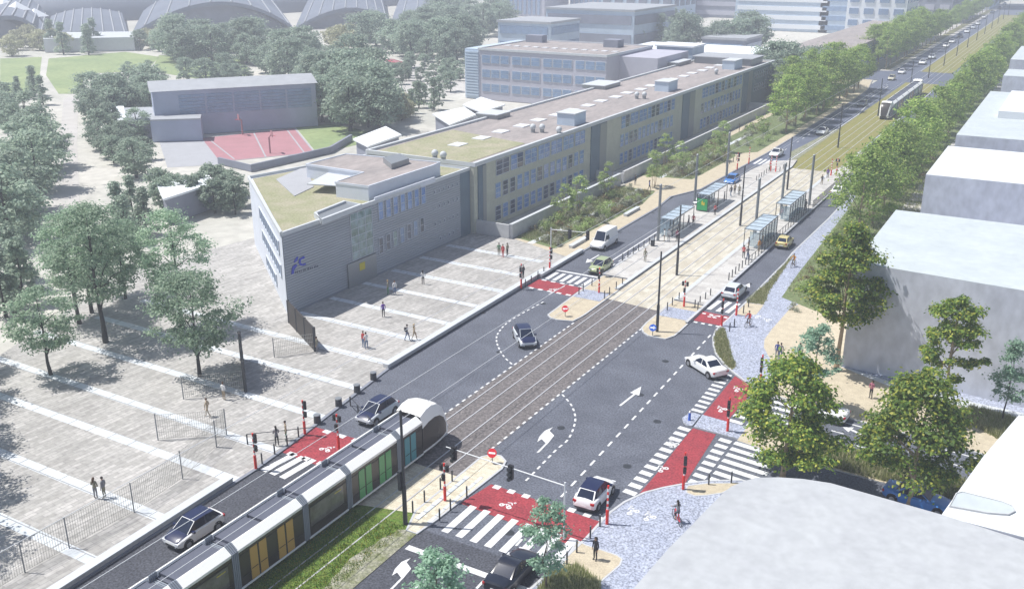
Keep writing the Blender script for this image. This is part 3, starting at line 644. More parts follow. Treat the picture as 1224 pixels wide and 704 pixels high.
# --- teaching wing behind
b3 = thing('school_wing', 'pale three storey wing with brown roof standing behind the long beige building', 'building')
MB().box(-134, -98, 214.5, 243, 0, 12.5, 'far_wall').build('wall', b3); MB().box(-133.5, -98.5, 215, 242.5, 12.5, 12.7, 'roof_brown').build('roof', b3)
MB().band([(-134, 214.5), (-98, 214.5), (-98, 243), (-134, 243), (-134, 214.5)], .5, 12.4, 12.95, 'concrete_light').build('parapet', b3)
lv = MB()
for k in range(16): lv.box(-138, -134, 214.2, 214.5, .8+k*.72, 1.2+k*.72, 'pale_blue_wall')
lv.box(-138.2, -134, 214.5, 242, 0, 12.6, 'pale_blue_wall'); lv.build('louvred_bay', b3)
for bay in range(4):
    for k in range(3):
        for z in (2, 5.6, 9.2):
            x = -133+bay*8.9+k*2.75; f = MB()
            f.box(x, x+2.6, 214.38, 214.5, z, z+2.1, 'frame'); f.box(x+.15, x+2.45, 214.34, 214.375, z+.1, z+1.1, 'glass_far'); f.box(x+.15, x+2.45, 214.34, 214.375, z+1.2, z+2.0, 'glass_far'); f.build('window', b3)
MB().box(-98, -88, 222, 243, 0, 12.0, 'far_wall').build('side_wing', b3)
for x, y, a, d in ((-130, 238, 5, 3), (-106, 236, 4, 4)): MB().box(x-a/2, x+a/2, y-d/2, y+d/2, 12.7, 14.6, 'far_dark').build('roof_plant', b3)
for k in range(12): MB().box(-132+k*2.8, -130.6+k*2.8, 224, 225.6, 12.7, 12.85, 'skylight').build('rooflight', b3)
bb = thing('plant_building', 'low ribbed plant buildings with white roofs at the far end of the school', 'building')
MB().box(-112, -76, 256, 278, 0, 10, 'far_wall').build('wall', bb); MB().box(-112.5, -75.5, 255.5, 278.5, 10, 10.5, 'roof_white').build('roof', bb)
MB().box(-98, -88, 246, 255, 0, 12.5, 'pale_blue_wall').box(-98.4, -87.6, 245.6, 255.4, 12.5, 12.9, 'roof_white').build('tower', bb)
# --- sports hall
sh_ = thing('sports_hall', 'blue grey sports hall with pale pitched roof behind the red court', 'building')
hp = [(-163.2, 135.2), (-143.6, 162.6), (-154.8, 171.6), (-175, 144.6)]
MB().prism(hp, 0, 9.3, 'hall_wall').build('wall', sh_)
hc = Vector((sum(p[0] for p in hp)/4, sum(p[1] for p in hp)/4)); hq = [tuple(hc+(Vector(p)-hc)*1.03) for p in hp]
r0, r1 = (lerp(hq[0], hq[3], .5), lerp(hq[1], hq[2], .5)); rmb = MB()
vs = [(*hq[0], 9.3), (*hq[1], 9.3), (*hq[2], 9.3), (*hq[3], 9.3), (*r0, 10.6), (*r1, 10.6)]
rmb.add(vs, [(0, 1, 5, 4), (2, 3, 4, 5), (0, 4, 3), (1, 2, 5), (3, 2, 1, 0)], 'roof_sheet'); rmb.build('roof', sh_)
hd = (Vector(hp[1])-Vector(hp[0])).normalized(); hn = Vector((hd.y, -hd.x))
for k in range(5):
    f = MB(); a = Vector(hp[0])+hd*(5+k*5.6)
    for j in range(6):
        p = a+hn*.02; q = a+hd*5.2+hn*.02; f.prism([tuple(p), tuple(q), tuple(q+hn*.1), tuple(p+hn*.1)], 4.3+j*.7, 4.8+j*.7, 'glass_far')
    f.build('window', sh_)
ax = [(-163, 134.6), (-156.2, 141.2), (-152.5, 137.5), (-160, 131.2)]
MB().prism(ax, 0, 4.2, 'hall_wall').build('annex', sh_); MB().prism([tuple(Vector(p)*1.0) for p in ax], 4.21, 4.5, 'roof_sheet').build('annex_roof', sh_)
# --- small sheet roofed pavilions
pv_lab = {0: 'small white roofed pavilion beside the sports lawn', 1: 'white roofed pavilion below the teaching wing, nearer of the two', 2: 'white roofed pavilion touching the teaching wing', 3: 'wide white sheet roof over the dark hedge trees left of the corner building', 4: 'small white gabled shed among trees left of the sports hall', 5: 'low brown roofed shed joined to the left of the sports hall'}
for i, (l, z) in enumerate((([(422, 166), (461, 151), (480, 161), (440, 175)], 4), ([(517, 136), (555, 128), (569, 137), (538, 149)], 4), ([(553, 125), (575, 116), (604, 125), (575, 134)], 4),
                           ([(187, 220), (247, 206), (257, 218), (195, 238)], 4), ([(128, 127), (148, 127), (152, 147), (133, 140)], 3.5), ([(148, 129), (182, 128), (189, 142), (152, 145)], 4))):
    p = thing('pavilion', pv_lab[i], 'pavilion'); q = GL(l, z); c_ = Vector((sum(a[0] for a in q)/4, sum(a[1] for a in q)/4)); q2 = [tuple(c_+(Vector(a)-c_)*.88) for a in q]
    MB().prism(q2, 0, z-.3, 'far_dark' if i != 5 else 'far_wall').build('wall', p); MB().prism(q, z-.3, z, 'roof_white' if i != 5 else 'roof_sheet').build('roof', p)
# low wall by the court
cw = MB(); cw.band(GL([(262, 196), (300, 205), (395, 183), (420, 168)], 0), .5, 0, 1.2, 'far_dark')
cw.build('low_wall', label='long dark low wall running between the red court and the planted roof', cat='wall')
# --- basketball hoops
hoop = thing('basketball_hoop', 'red basketball hoop standing at the back edge of the court', 'hoop', G(290, 161)+(0,))
MB().tube((0, 0, 0), (0, 0, 3), .16, .16, 'court_red').tube((0, 0, 3), (.6, -.5, 3.4), .12, .12, 'court_red').build('post', hoop)
MB().box(-.9, .9, -.6, -.5, 3.1, 4.2, 'court_red').build('backboard', hoop)
ring = MB(); ring.path([(.3*cos(a*pi/4), -.95+.3*sin(a*pi/4), 3.2) for a in range(9)], .03, 'sign_red'); ring.build('ring', hoop)
P_ = Proto(hoop); P_.put(G(290, 161)+(0,), -.6, 'red basketball hoop standing at the back edge of the court', 'basketball hoops'); P_.put(G(323, 183)+(0,), 2.5, 'pale basketball hoop standing inside the near side of the court', 'basketball hoops')
# --- massing buildings on the right
def mass(label, poly, z, name='plain_building', wall='mass_blue', roof='mass_roof', par=.0):
    t = thing(name, label, 'building'); MB().prism(poly, -.05, z, wall).build('wall', t)
    c_ = Vector((sum(a[0] for a in poly)/len(poly), sum(a[1] for a in poly)/len(poly)))
    MB().prism([tuple(c_+(Vector(a)-c_)*.9995) for a in poly], z, z+.05, roof).build('roof', t)
    return t
mass('big windowless pale grey block with flat roof, nearest of the row right of the trees', [(-14.6, 87.0), (-14.6, 108.2), (14, 108.2), (14, 85)], 10.3)
mass('plain pale block with white roof, second in the row behind the biggest block', [(-15.2, 135.5), (-15.2, 158), (12, 158), (12, 136)], 8.8, roof='mass_white')
t3 = mass('plain grey block with a smaller raised white roof on top, third in the row', [(-15, 165.5), (-15, 222), (20, 222), (20, 166)], 9.3)
MB().box(-10.8, 18, 186, 215, 9.35, 10.6, 'mass_white').build('raised_roof', t3)
mass('plain pale block far down the row at the right edge, fourth from the viewer', [(-14.6, 262), (-14.6, 300), (20, 300), (20, 262)], 12)
mass('plain pale block farthest down the row at the right edge', [(-14.6, 345), (-14.6, 420), (20, 420), (20, 345)], 17)
mass('plain pale slab behind the third block at the right edge', [(-14, 236), (-14, 250), (20, 250), (20, 236)], 11)
p5 = GL([(740, 724), (757, 704), (800, 655), (827, 628), (845, 609), (862, 592), (874, 582), (889.5, 575.5), (904, 571.5), (930, 571), (960, 573), (993, 578), (1125, 615.5), (1240, 652)], 9)
mass('huge plain grey flat roofed block filling the bottom right corner', p5+[(8, 47), (8, 28), (-15, 28)], 9, roof='mass_roof_grey')
t6 = mass('smooth bright white flat roof with rounded window at the right edge', [(.4, 66), (-1.1, 58.6), (-2.4, 50.6), (9, 50.6), (12, 66)], 8, roof='mass_white')
rs6 = GL([(1143, 590), (1150, 588), (1198, 600), (1210, 605), (1213, 611), (1205, 615), (1180, 613), (1135, 605)], 8.1)
MB().prism(rs6, 8.06, 8.12, 'mass_roof').build('roof_window', t6); MB().band(rs6+[rs6[0]], .06, 8.06, 8.16, 'concrete').build('window_frame', t6)
# --- distant city blocks
def block(label, x0, x1, y0, y1, z, wall='far_wall', glass='glass_far', storeys=4, style='ribbon', roof='roof_sheet', name='office_building', z0=0):
    t = thing(name, label, 'building'); MB().box(x0, x1, y0, y1, 0, z, wall).build('wall', t); MB().box(x0-.4, x1+.4, y0-.4, y1+.4, z, z+.8, roof).build('roof', t)
    hh = z/storeys
    if style == 'ribbon':
        for k in range(storeys):
            MB().box(x0+1, x1-1, y0-.35, y0, k*hh+hh*.3, k*hh+hh*.78, glass).build('window_band', t); MB().box(x1, x1+.35, y0+1, y1-1, k*hh+hh*.3, k*hh+hh*.78, glass).build('window_band', t)
    elif style == 'grid':
        n = max(2, int((x1-x0)/6)); n2 = max(2, int((y1-y0)/7))
        for k in range(storeys):
            for i in range(n): MB().box(x0+(i+.18)*(x1-x0)/n, x0+(i+.82)*(x1-x0)/n, y0-.35, y0, k*hh+hh*.25, k*hh+hh*.75, glass).build('window', t)
            if n2*storeys < 40:
                for i in range(n2): MB().box(x1, x1+.35, y0+(i+.18)*(y1-y0)/n2, y0+(i+.82)*(y1-y0)/n2, k*hh+hh*.25, k*hh+hh*.75, glass).build('window', t)
    elif style == 'fins':
        n = int((x1-x0)/3); f = MB()
        for i in range(n): f.box(x0+i*3+.6, x0+i*3+2.2, y0-.5, y0, 1, z-1, glass)
        f.build('facade_fins', t)
    return t
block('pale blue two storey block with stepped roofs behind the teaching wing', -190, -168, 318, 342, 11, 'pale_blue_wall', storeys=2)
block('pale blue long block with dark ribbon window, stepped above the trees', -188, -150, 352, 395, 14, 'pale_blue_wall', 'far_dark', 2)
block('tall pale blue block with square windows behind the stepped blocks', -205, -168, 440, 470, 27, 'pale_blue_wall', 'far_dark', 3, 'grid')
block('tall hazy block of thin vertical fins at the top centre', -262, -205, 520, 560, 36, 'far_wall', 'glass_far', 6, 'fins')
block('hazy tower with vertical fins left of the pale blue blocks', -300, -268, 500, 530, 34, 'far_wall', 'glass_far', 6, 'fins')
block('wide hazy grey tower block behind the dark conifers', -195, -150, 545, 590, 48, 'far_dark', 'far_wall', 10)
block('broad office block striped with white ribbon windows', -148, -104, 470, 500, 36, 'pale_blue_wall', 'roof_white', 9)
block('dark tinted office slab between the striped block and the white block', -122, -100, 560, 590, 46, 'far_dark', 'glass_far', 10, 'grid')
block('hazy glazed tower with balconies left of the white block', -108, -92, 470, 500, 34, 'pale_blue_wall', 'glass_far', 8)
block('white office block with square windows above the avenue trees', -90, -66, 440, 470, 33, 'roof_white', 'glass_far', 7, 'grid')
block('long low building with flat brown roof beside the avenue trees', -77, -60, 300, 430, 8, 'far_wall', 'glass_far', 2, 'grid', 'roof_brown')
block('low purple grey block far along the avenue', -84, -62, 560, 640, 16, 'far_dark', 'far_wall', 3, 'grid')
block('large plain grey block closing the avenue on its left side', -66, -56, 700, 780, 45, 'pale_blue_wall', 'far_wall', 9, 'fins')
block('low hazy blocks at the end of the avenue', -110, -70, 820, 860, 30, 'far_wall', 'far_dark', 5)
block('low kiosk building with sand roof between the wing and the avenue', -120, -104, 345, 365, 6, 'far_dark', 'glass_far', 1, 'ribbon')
# --- shell roofed arena
ar = thing('shell_arena', 'vast grey arena of overlapping curved shell roofs beyond the park trees', 'arena')
def shell(Pa, Pb, back, h, hb, lean=12, name='shell_roof'):
    """one vault: a low arch between two feet, sweeping back and up to the spine"""
    Pa, Pb, back = Vector(Pa), Vector(Pb), Vector(back); N, K = 24, 10; vs = []; out = (Vector(((Pb-Pa).y, -(Pb-Pa).x))).normalized()
    if out.dot(-back+(Pa+Pb)/2) < 0: out = -out
    for j in range(K+1):
        t = j/K
        for i in range(N+1):
            u = i/N; s_ = sin(pi*u)**.8 if 0 < u < 1 else 0
            front = Pa.lerp(Pb, u)+out*lean*s_*.5; zc = h*s_
            rearw = 1.05; bk = back+(Pb-Pa)*(u-.5)*rearw
            p = front.lerp(bk, t); zb = hb*(1-.15*(2*u-1)**2); z = zc+(zb-zc)*sin(t*pi/2)**.9
            vs.append((p.x, p.y, z+.3))
    fs = [(j*(N+1)+i, j*(N+1)+i+1, (j+1)*(N+1)+i+1, (j+1)*(N+1)+i) for j in range(K) for i in range(N)]
    mb = MB(); n0 = len(vs); mb.add(vs, fs, 'shell_roof', True); mb.add([(x, y, z-1.6) for x, y, z in vs], [f[::-1] for f in fs], 'shell_roof', True)
    rim = [(i, i+1, n0+i+1, n0+i) for i in range(N)]; mb.f += rim; mb.m += [0]*N; mb.sm += [False]*N
    for i in range(2, N, 3): mb.path([(vs[j*(N+1)+i][0], vs[j*(N+1)+i][1], vs[j*(N+1)+i][2]+.2) for j in range(K+1)], .35, 'roof_sheet', 4)
    o = mb.build(name, ar)
    wl = MB(); pts = [(*(Pa.lerp(Pb, i/N)-out*6+out*lean*.5*(sin(pi*i/N)**.8 if 0 < i < N else 0)), h*(sin(pi*i/N)**.8 if 0 < i < N else 0)-1.4) for i in range(N+1)]
    v2 = [(x, y, 0) for x, y, z in pts]+[(x, y, max(z, .1)) for x, y, z in pts]; wl.add(v2, [(i, i+1, N+2+i, N+1+i) for i in range(N)], 'far_dark'); wl.build('glazed_wall', ar)
A_, B_ = Vector(G(-60, 34)), Vector(G(545, 2)); C_ = (A_+B_)/2; u_ = (B_-A_)/2*1.15; w_ = Vector((-u_.y, u_.x)).normalized()*75; C_ += w_*.72
dm = MB(); N_, K_ = 48, 10; vs_ = [(C_.x, C_.y, 21)]
for j in range(1, K_+1):
    for i in range(N_):
        a_ = 2*pi*i/N_; r_ = sin(j*pi/2/K_); p = C_+u_*r_*cos(a_)+w_*r_*sin(a_); vs_.append((p.x, p.y, 21*cos(j*pi/2/K_)**.7*(1+.12*cos(6*a_)*r_) if j < K_ else 0))
dm.add(vs_, [(0, 1+i, 1+(i+1) % N_) for i in range(N_)]+[(1+j*N_+i, 1+(j+1)*N_+i, 1+(j+1)*N_+(i+1) % N_, 1+j*N_+(i+1) % N_) for j in range(K_-1) for i in range(N_)], 'shell_roof', True); dm.build('main_roof', ar)
for a, b, bk, h, hb in (((-70, 62), (52, 46), (60, -30), 11, 21), ((155, 46), (352, 36), (250, -28), 14, 24), ((352, 36), (465, 29), (420, -20), 9, 18), ((467, 29), (560, 10), (520, -22), 7, 16)):
    shell(G(*a), G(*b), G(*bk), h, hb)
shell(G(52, 47), G(155, 46), G(110, -30), 3, 23, 2)
from mathutils.bvhtree import BVHTree
SHB = [BVHTree.FromPolygons([v.co for v in o.data.vertices], [tuple(p.vertices) for p in o.data.polygons]) for o in bpy.data.objects if o.name.startswith('shell_roof')]
for px, py in ((20, 8), (42, 16), (138, 12), (150, 4), (5, 4)):
    hit = None
    for bv in SHB:
        h_ = bv.ray_cast(Vector((0, 0, H)), ray(px, py).normalized())
        if h_[0] and (hit is None or h_[3] < hit[3]): hit = h_
    if not hit: continue
    x, y, z = hit[0]; r = 4.2
    MB().add([(x-r, y-r, z-1.5), (x+r, y-r, z-1.5), (x+r, y+r, z-1.5), (x-r, y+r, z-1.5), (x, y, z+2.2)], [(0, 1, 4), (1, 2, 4), (2, 3, 4), (3, 0, 4)], 'roof_white').build('roof_lantern', ar)
q = GL([(52, 50), (160, 48), (165, 41), (55, 42)], 4); MB().prism(q, 0, 5, 'concrete_light').build('entrance_block', ar)
# ================================================================ VEHICLES
def loft(mb, secs, matf, smooth=True, caps=True, cap=None):
    """secs: [(y, [(x,z)...] bottom centre -> top centre)] mirrored; matf(j,i) -> material"""
    n = len(secs[0][1]); m2 = 2*n-2; vs = []
    for y, pr_ in secs:
        loop = [(x, z) for x, z in pr_]+[(-x, z) for x, z in pr_[-2:0:-1]]
        vs += [(x, y, z) for x, z in loop]
    for j in range(len(secs)-1):
        for i in range(m2):
            k = i if i < n-1 else m2-1-i
            a, b = j*m2+i, j*m2+(i+1) % m2
            f = (a, b, b+m2, a+m2)
            o = len(mb.v); mb.v += [vs[q] for q in f]; mb.f.append((o, o+1, o+2, o+3)[::-1]); mb.m.append(mb.mi(matf(j, k))); mb.sm.append(False)
    if caps:
        mb.add(vs[:m2], [tuple(range(m2))], cap or matf(0, 0)); mb.add(vs[-m2:], [tuple(range(m2))[::-1]], cap or matf(len(secs)-2, 0))
def weld(o, ang=40):
    bm = bmesh.new(); bm.from_mesh(o.data); bmesh.ops.remove_doubles(bm, verts=bm.verts, dist=.0005); bmesh.ops.recalc_face_normals(bm, faces=bm.faces)
    for f in bm.faces: f.smooth = True
    for e in bm.edges:
        if len(e.link_faces) == 2 and e.calc_face_angle(0) > radians(ang): e.smooth = False
    bm.to_mesh(o.data); bm.free(); return o
# ---- trams
def fairing(y0, y1, s, mn='tram_white'):
    mb = MB(); pr_ = [(1.31, 2.9), (1.35, 3.12), (.84, 3.5), (.78, 3.5), (.77, 3.1)]
    vs = [(s*x, y, z) for y in (y0, y1) for x, z in pr_]; mb.add(vs, [(i, (i+1) % 5, 5+(i+1) % 5, 5+i) for i in range(5)]+[(0, 1, 2, 3, 4), (5, 6, 7, 8, 9)], mn); return mb
def tram(label, mods, nose0, tail=None):
    t = thing('tram', label, 'tram', group='trams on the avenue')
    for (y0, y1, col, doors) in mods:          # y decreases backwards
        b = MB(); b.box(-1.3, 1.3, y0, y1, .32, 3.02, 'tram_dark'); b.box(-.96, .96, y0, y1, 3.0, 3.14, 'tram_roof'); bo = b.build('body', t)
        for s in (-1, 1): fairing(y0+.05, y1-.05, s).build('roof_fairing', t)
        st = MB()
        for s in (-1, 1): st.box(min(s*1.3, s*1.36), max(s*1.3, s*1.36), y0, y1, .34, .46, 'tram_white')
        st.build('skirt_stripe', t)
        L = y1-y0; nb = max(1, int(L/2.4))
        for k in range(nb): MB().box(-.82, .82, y0+.25+k*(L-.3)/nb, y0+(k+1)*(L-.3)/nb, 3.14, 3.34, 'tram_roof').build('roof_unit', t)
        if doors:
            dw = .62
            for dy in doors:
                for s in (-1, 1):
                    for q in (0, 1):
                        yy = y0+dy+q*(dw+.16); x0, x1 = sorted((s*1.3, s*1.335)); d_ = MB().box(x0, x1, yy, yy+dw, .5, 2.7, col).build('door', t)
                        x0, x1 = sorted((s*1.336, s*1.345)); MB().box(x0, x1, yy+.04, yy+dw-.04, 1.25, 1.3, 'tram_dark').build('door_bar', d_)
        occ = sorted([(dy, dy+1.5) for dy in doors]); free = []; c_ = .25
        for a_, b_ in occ+[(L-.2, L)]:
            if a_-c_ > .9: free.append((c_, a_-.2))
            c_ = b_+.15
        for a_, b_ in free:
            for s in (-1, 1):
                x0, x1 = sorted((s*1.3, s*1.32)); MB().box(x0, x1, y0+a_, y0+b_, 1.15, 2.55, 'tram_window').build('window', t)
    ys = [m_[0] for m_ in mods]
    for y in ys[:-1]+([ys[-1]] if not tail else []):
        bl = MB()
        for k in range(4):
            y_ = y-.42+k*.14
            bl.box(-1.34, 1.34, y_, y_+.1, .36, 3.1, 'tram_bellows')
            for s in (-1, 1): bl.add([(s*1.37, y_, 3.1), (s*.85, y_, 3.53), (s*.76, y_, 3.53), (s*.76, y_, 3.1), (s*1.37, y_+.1, 3.1), (s*.85, y_+.1, 3.53), (s*.76, y_+.1, 3.53), (s*.76, y_+.1, 3.1)], [(0, 1, 2, 3), (4, 5, 6, 7), (0, 1, 5, 4), (1, 2, 6, 5), (2, 3, 7, 6)], 'tram_bellows')
        bl.box(-1.26, 1.26, y-.45, y+.02, .4, 3.05, 'tram_bellows'); bl.build('bellows', t)
    def nose(y0, sg):
        H_ = [(0, 1.35, 3.55), (.8, 1.36, 3.85), (1.6, 1.34, 3.9), (2.4, 1.28, 3.66), (3.1, 1.17, 3.12), (3.6, 1.04, 2.35), (3.95, .92, 1.6), (4.15, .82, .95), (4.1, .8, .5)]
        secs = []
        ZA = [2.55, 2.8, 2.85, 2.65, 2.15, 1.4, .9, .72, .5]
        for (y, hw, zt), za in zip(H_, ZA):
            zs = max(za+.06, min(zt-.35, 3.0))
            prf = [(0, .34), (hw*.93, .34), (hw, .42), (hw, min(.6, za-.02)), (hw*.995, za), (hw*.96, zs if zs < zt-.1 else zt-.1), (hw*.82, zt-.1 if zt > 1 else zt-.05), (hw*.66, zt-.03), (hw*.3, zt), (0, zt+.01)]
            secs.append((y0+sg*y, prf))
        def mf(j, i):
            if i <= 0: return 'black'
            if i in (1, 2): return 'tram_white'
            if i == 3: return 'tram_dark' if j < 5 else 'tram_white'
            if i in (4, 5): return 'tram_white' if j < 7 else 'tram_dark'
            return 'tram_white' if j < 3 else 'tram_dark'
        nb_ = MB(); loft(nb_, secs, mf); weld(nb_.build('nose', t), 30)
        # arched white surround of the side glazing
        for s in (-1, 1):
            ar_ = MB(); pts = [(s*1.335, y0+sg*(-.2+.34*k), 2.95-(k/6)**3*.9) for k in range(7)]
            lm = MB(); yy = y0+sg*4.0; lm.box(min(s*.55, s*.86), max(s*.55, s*.86), min(yy, yy+sg*.16), max(yy, yy+sg*.16), .78, .92, 'lamp_white'); lm.build('headlight', t)
            dd = MB(); x0, x1 = sorted((s*1.318, s*1.335))
            for q in (0, 1): dd.box(x0, x1, min(y0+sg*(.5+q*.75), y0+sg*(1.1+q*.75)), max(y0+sg*(.5+q*.75), y0+sg*(1.1+q*.75)), .55, 2.5, 'door_teal')
    for (y0, y1, col, doors) in mods:
        if not doors:
            for s in (-1, 1): x0, x1 = sorted((s*1.321, s*1.33)); MB().box(x0, x1, y1-1.3, y1-.6, 2.3, 2.36, 'poster_yellow').build('side_marking', t)
        for s in (-1, 1):
            x0, x1 = sorted((s*1.3, s*1.322)); fr_ = MB()
            for z_ in (1.05, 2.6): fr_.box(x0, x1, y0+.2, y1-.1, z_, z_+.04, 'black')
            fr_.build('side_trim', t)
    nose(nose0, 1)
    if tail is not None: nose(tail, -1)
    # wheels
    for y in [m_[0]+(m_[1]-m_[0])/2 for m_ in mods[::2]]:
        wb = MB()
        for s in (-1, 1):
            for q in (-.9, .9): wb.tube((s*.62, y+q, .3), (s*.74, y+q, .3), .28, .28, 'metal_dark', 12)
        wb.build('bogie', t)
    return t
TC = -39.98
tr1 = tram('long white roofed tram with dark windows running beside the near grass track', [(50.4, 53.2, 'door_teal', [.5]), (44.6, 50.0, 'door_green', [.9, 3.2]), (40.2, 44.2, 'door_green', []), (34.0, 39.8, 'door_orange', [1.0, 3.4]), (29.8, 33.6, 'door_green', []), (23.8, 29.4, 'door_orange', [1.0, 3.4]), (19.6, 23.4, 'door_green', []), (13.5, 19.2, 'door_orange', [1, 3.4])], 53.2)
tr1.location = (TC, 0, .03)
tr2 = tram('white tram with dark curved windscreen coming down the avenue between the trees', [(-9.5, -4.2, 'door_green', [1, 3.2]), (-17.5, -9.9, 'door_orange', [1, 4.2]), (-25.5, -17.9, 'door_green', [1, 4.2]), (-33.5, -25.9, 'door_orange', [1, 4.2]), (-41.5, -33.9, 'door_green', [1, 4.2]), (-47, -41.9, 'door_green', [1.5])], -4.2, -47)
tr2.location = (-36.9, 228.3, .03); tr2.rotation_euler.z = pi
tr2.location = (-36.9, 233.0, .03)
# ---- cars
def car(kind, paint, L=4.1, W=1.78, Ht=1.58, roofmat=None, hoodmat=None, name='parked_car'):
    t = thing('car', 'car', 'car'); hw = W/2; h = L/2
    if kind == 'ev':      # short tall hatch
        S_ = [(-h, .35, .62, .8, .72), (-h+.12, .28, .9, 1.0, .9), (-h+.6, .2, .98, 1.06, 1), (-.4, .18, .95, 1.0, 1), (.8, .18, .9, .98, 1), (h-.75, .2, .84, .95, 1), (h-.25, .24, .72, .82, .94), (h-.04, .3, .6, .68, .8), (h, .36, .52, .55, .7)]
        cab = (-h+.22, -h+.75, .35, 1.15)
    elif kind == 'sedan':
        S_ = [(-h, .35, .7, .88, .8), (-h+.1, .28, .85, .98, .9), (-h+.7, .2, .88, 1.0, 1), (-.6, .18, .86, .94, 1), (.7, .18, .82, .92, 1), (h-.9, .2, .76, .86, 1), (h-.3, .24, .64, .74, .94), (h-.05, .3, .52, .6, .82), (h, .36, .48, .5, .7)]
        cab = (-h+.75, -h+1.55, .1, .95)
    elif kind == 'van':
        S_ = [(-h, .35, .9, 1.1, .95), (-h+.05, .3, 1.0, 1.15, .98), (-h+.6, .25, 1.05, 1.15, 1), (-.6, .25, 1.05, 1.15, 1), (h-1.6, .25, 1.05, 1.15, 1), (h-.9, .25, 1.0, 1.12, 1), (h-.3, .28, .8, .95, .95), (h-.06, .32, .62, .72, .86), (h, .4, .55, .58, .76)]
        cab = (-h+.03, -h+.12, h-1.75, h-1.0)
    else:               # hatch / suv
        S_ = [(-h, .35, .68, .85, .8), (-h+.12, .28, .88, .98, .92), (-h+.6, .2, .92, 1.02, 1), (-.5, .18, .88, .97, 1), (.7, .18, .85, .95, 1), (h-.85, .2, .8, .9, 1), (h-.28, .24, .66, .78, .94), (h-.05, .3, .54, .62, .82), (h, .36, .48, .5, .72)]
        cab = (-h+.2, -h+.65, .2, 1.05)
    k_ = 1.0 if kind != 'van' else 1.0
    secs = []
    for y, zb, zs, zt, f in S_:
        w_ = hw*f; secs.append((y, [(0, zb), (w_*.85, zb), (w_*.98, zb+.1), (w_, zb+(zs-zb)*.55), (w_*.97, zs), (w_*.86, zt-.015), (w_*.5, zt+.015), (0, zt+.03)]))
    b = MB(); hm = hoodmat or paint
    loft(b, secs, lambda j, i: ('metal_dark' if i < 2 else (hm if (i >= 5 and j >= 4) else paint)) if 0 < j < 7 else ('metal_dark' if i < 2 else paint), cap=paint)
    weld(b.build('body', t), 35)
    yr0, yr1, yf1, yf0 = cab; zr = Ht; zb = S_[3][3]-.03
    c = MB(); rm = roofmat or paint; wi, wr = hw*.86, hw*.68
    st = [(yr0, wi*.92, zb), (yr1, wr, zr-.06), ((yr1+yf1)/2, wr*1.03, zr), (yf1, wr*.98, zr-.04), (yf0, wi*.93, zb-.04)]
    # solid cabin from pillars colour, then glass panels
    A = []
    for i, (y, w_, z) in enumerate(st): A.append([(-w_, y, z), (w_, y, z)])
    base = [(-wi, y, zb-.06) for y, _, _ in st], [(wi, y, zb-.06) for y, _, _ in st]
    for i in range(4):
        c.add([A[i][0], A[i][1], A[i+1][1], A[i+1][0]], [(0, 1, 2, 3)], rm if i in (1, 2) else paint, False)
        for s, q in ((0, base[0]), (1, base[1])): c.add([A[i][s], A[i+1][s], q[i+1], q[i]], [(0, 1, 2, 3) if s else (3, 2, 1, 0)], roofmat or paint)
    weld(c.build('roof', t), 30)
    def quad(name, p, mn, off, e=.06):
        p = [Vector(v) for v in p]; ce = sum(p, Vector())/len(p); nrm = (p[1]-p[0]).cross(p[2]-p[0]).normalized()
        if nrm.dot(ce-Vector((0, ce.y*.6, .6))) < 0: nrm = -nrm
        q = [ce+(v-ce)*(1-e)+nrm*off for v in p]; q2 = [v+nrm*.012 for v in q]; n = len(p)
        MB().add(q+q2, [tuple(range(n)), tuple(range(n, 2*n))]+[(i, (i+1) % n, n+(i+1) % n, n+i) for i in range(n)], mn).build(name, t)
    quad('windscreen', [A[3][0], A[3][1], A[4][1], A[4][0]], 'car_glass', .004, .08)
    quad('rear_window', [A[0][0], A[0][1], A[1][1], A[1][0]], 'car_glass', .004, .14)
    for s in (0, 1):
        P0, P1, P2, P3, P4 = [Vector(A[i][s]) for i in range(5)]; bw = wi if s else -wi
        B = lambda y: Vector((bw, y, zb+.02)); mid = (yr1+yf1)/2
        def pan(a, b_, y0, y1): quad('side_window', [B(y0), B(y1), b_, a], 'car_glass', .006, .12)
        if kind == 'van':
            yq = yf1-.75; quad('side_window', [B(yq), B(yf0-.1), P3-Vector((0, .02, .22)), Vector((P3.x, yq, P3.z-.2))], 'car_glass', .006, .1)
        else:
            pan(P1.lerp(P2, .1), P2.lerp(P2, 0), yr0+.25, mid); pan(P2, P3, mid+.05, yf0-.12)
        sg = 1 if s else -1
        MB().box(min(sg*hw*.9, sg*(hw+.14)), max(sg*hw*.9, sg*(hw+.14)), yf0-.45, yf0-.3, zb, zb+.14, paint if not roofmat else roofmat).build('mirror', t)
        for yw in (-h+.75, h-.78):
            wh = MB(); wh.tube((sg*(hw-.2), yw, .32), (sg*(hw+.012), yw, .32), .32, .32, 'rubber', 16); wo = wh.build('wheel', t)
            MB().tube((sg*(hw+.012), yw, .32), (sg*(hw+.022), yw, .32), .2, .2, 'rim', 12).build('rim', wo)
            ah = MB(); ah.tube((sg*(hw-.25), yw, .36), (sg*(hw-.001), yw, .36), .39, .39, 'black', 16); ah.build('wheel_arch', t)
        hz = S_[-3][2]
        MB().box(min(sg*hw*.52, sg*hw*.86), max(sg*hw*.52, sg*hw*.86), h-.24, h-.0, hz-.17, hz-.03, 'lamp_white').build('headlight', t)
        rz_ = S_[1][2]; MB().box(min(sg*hw*.6, sg*hw*.9), max(sg*hw*.6, sg*hw*.9), -h+.0, -h+.14, rz_-.16, rz_, 'lamp_red').build('tail_light', t)
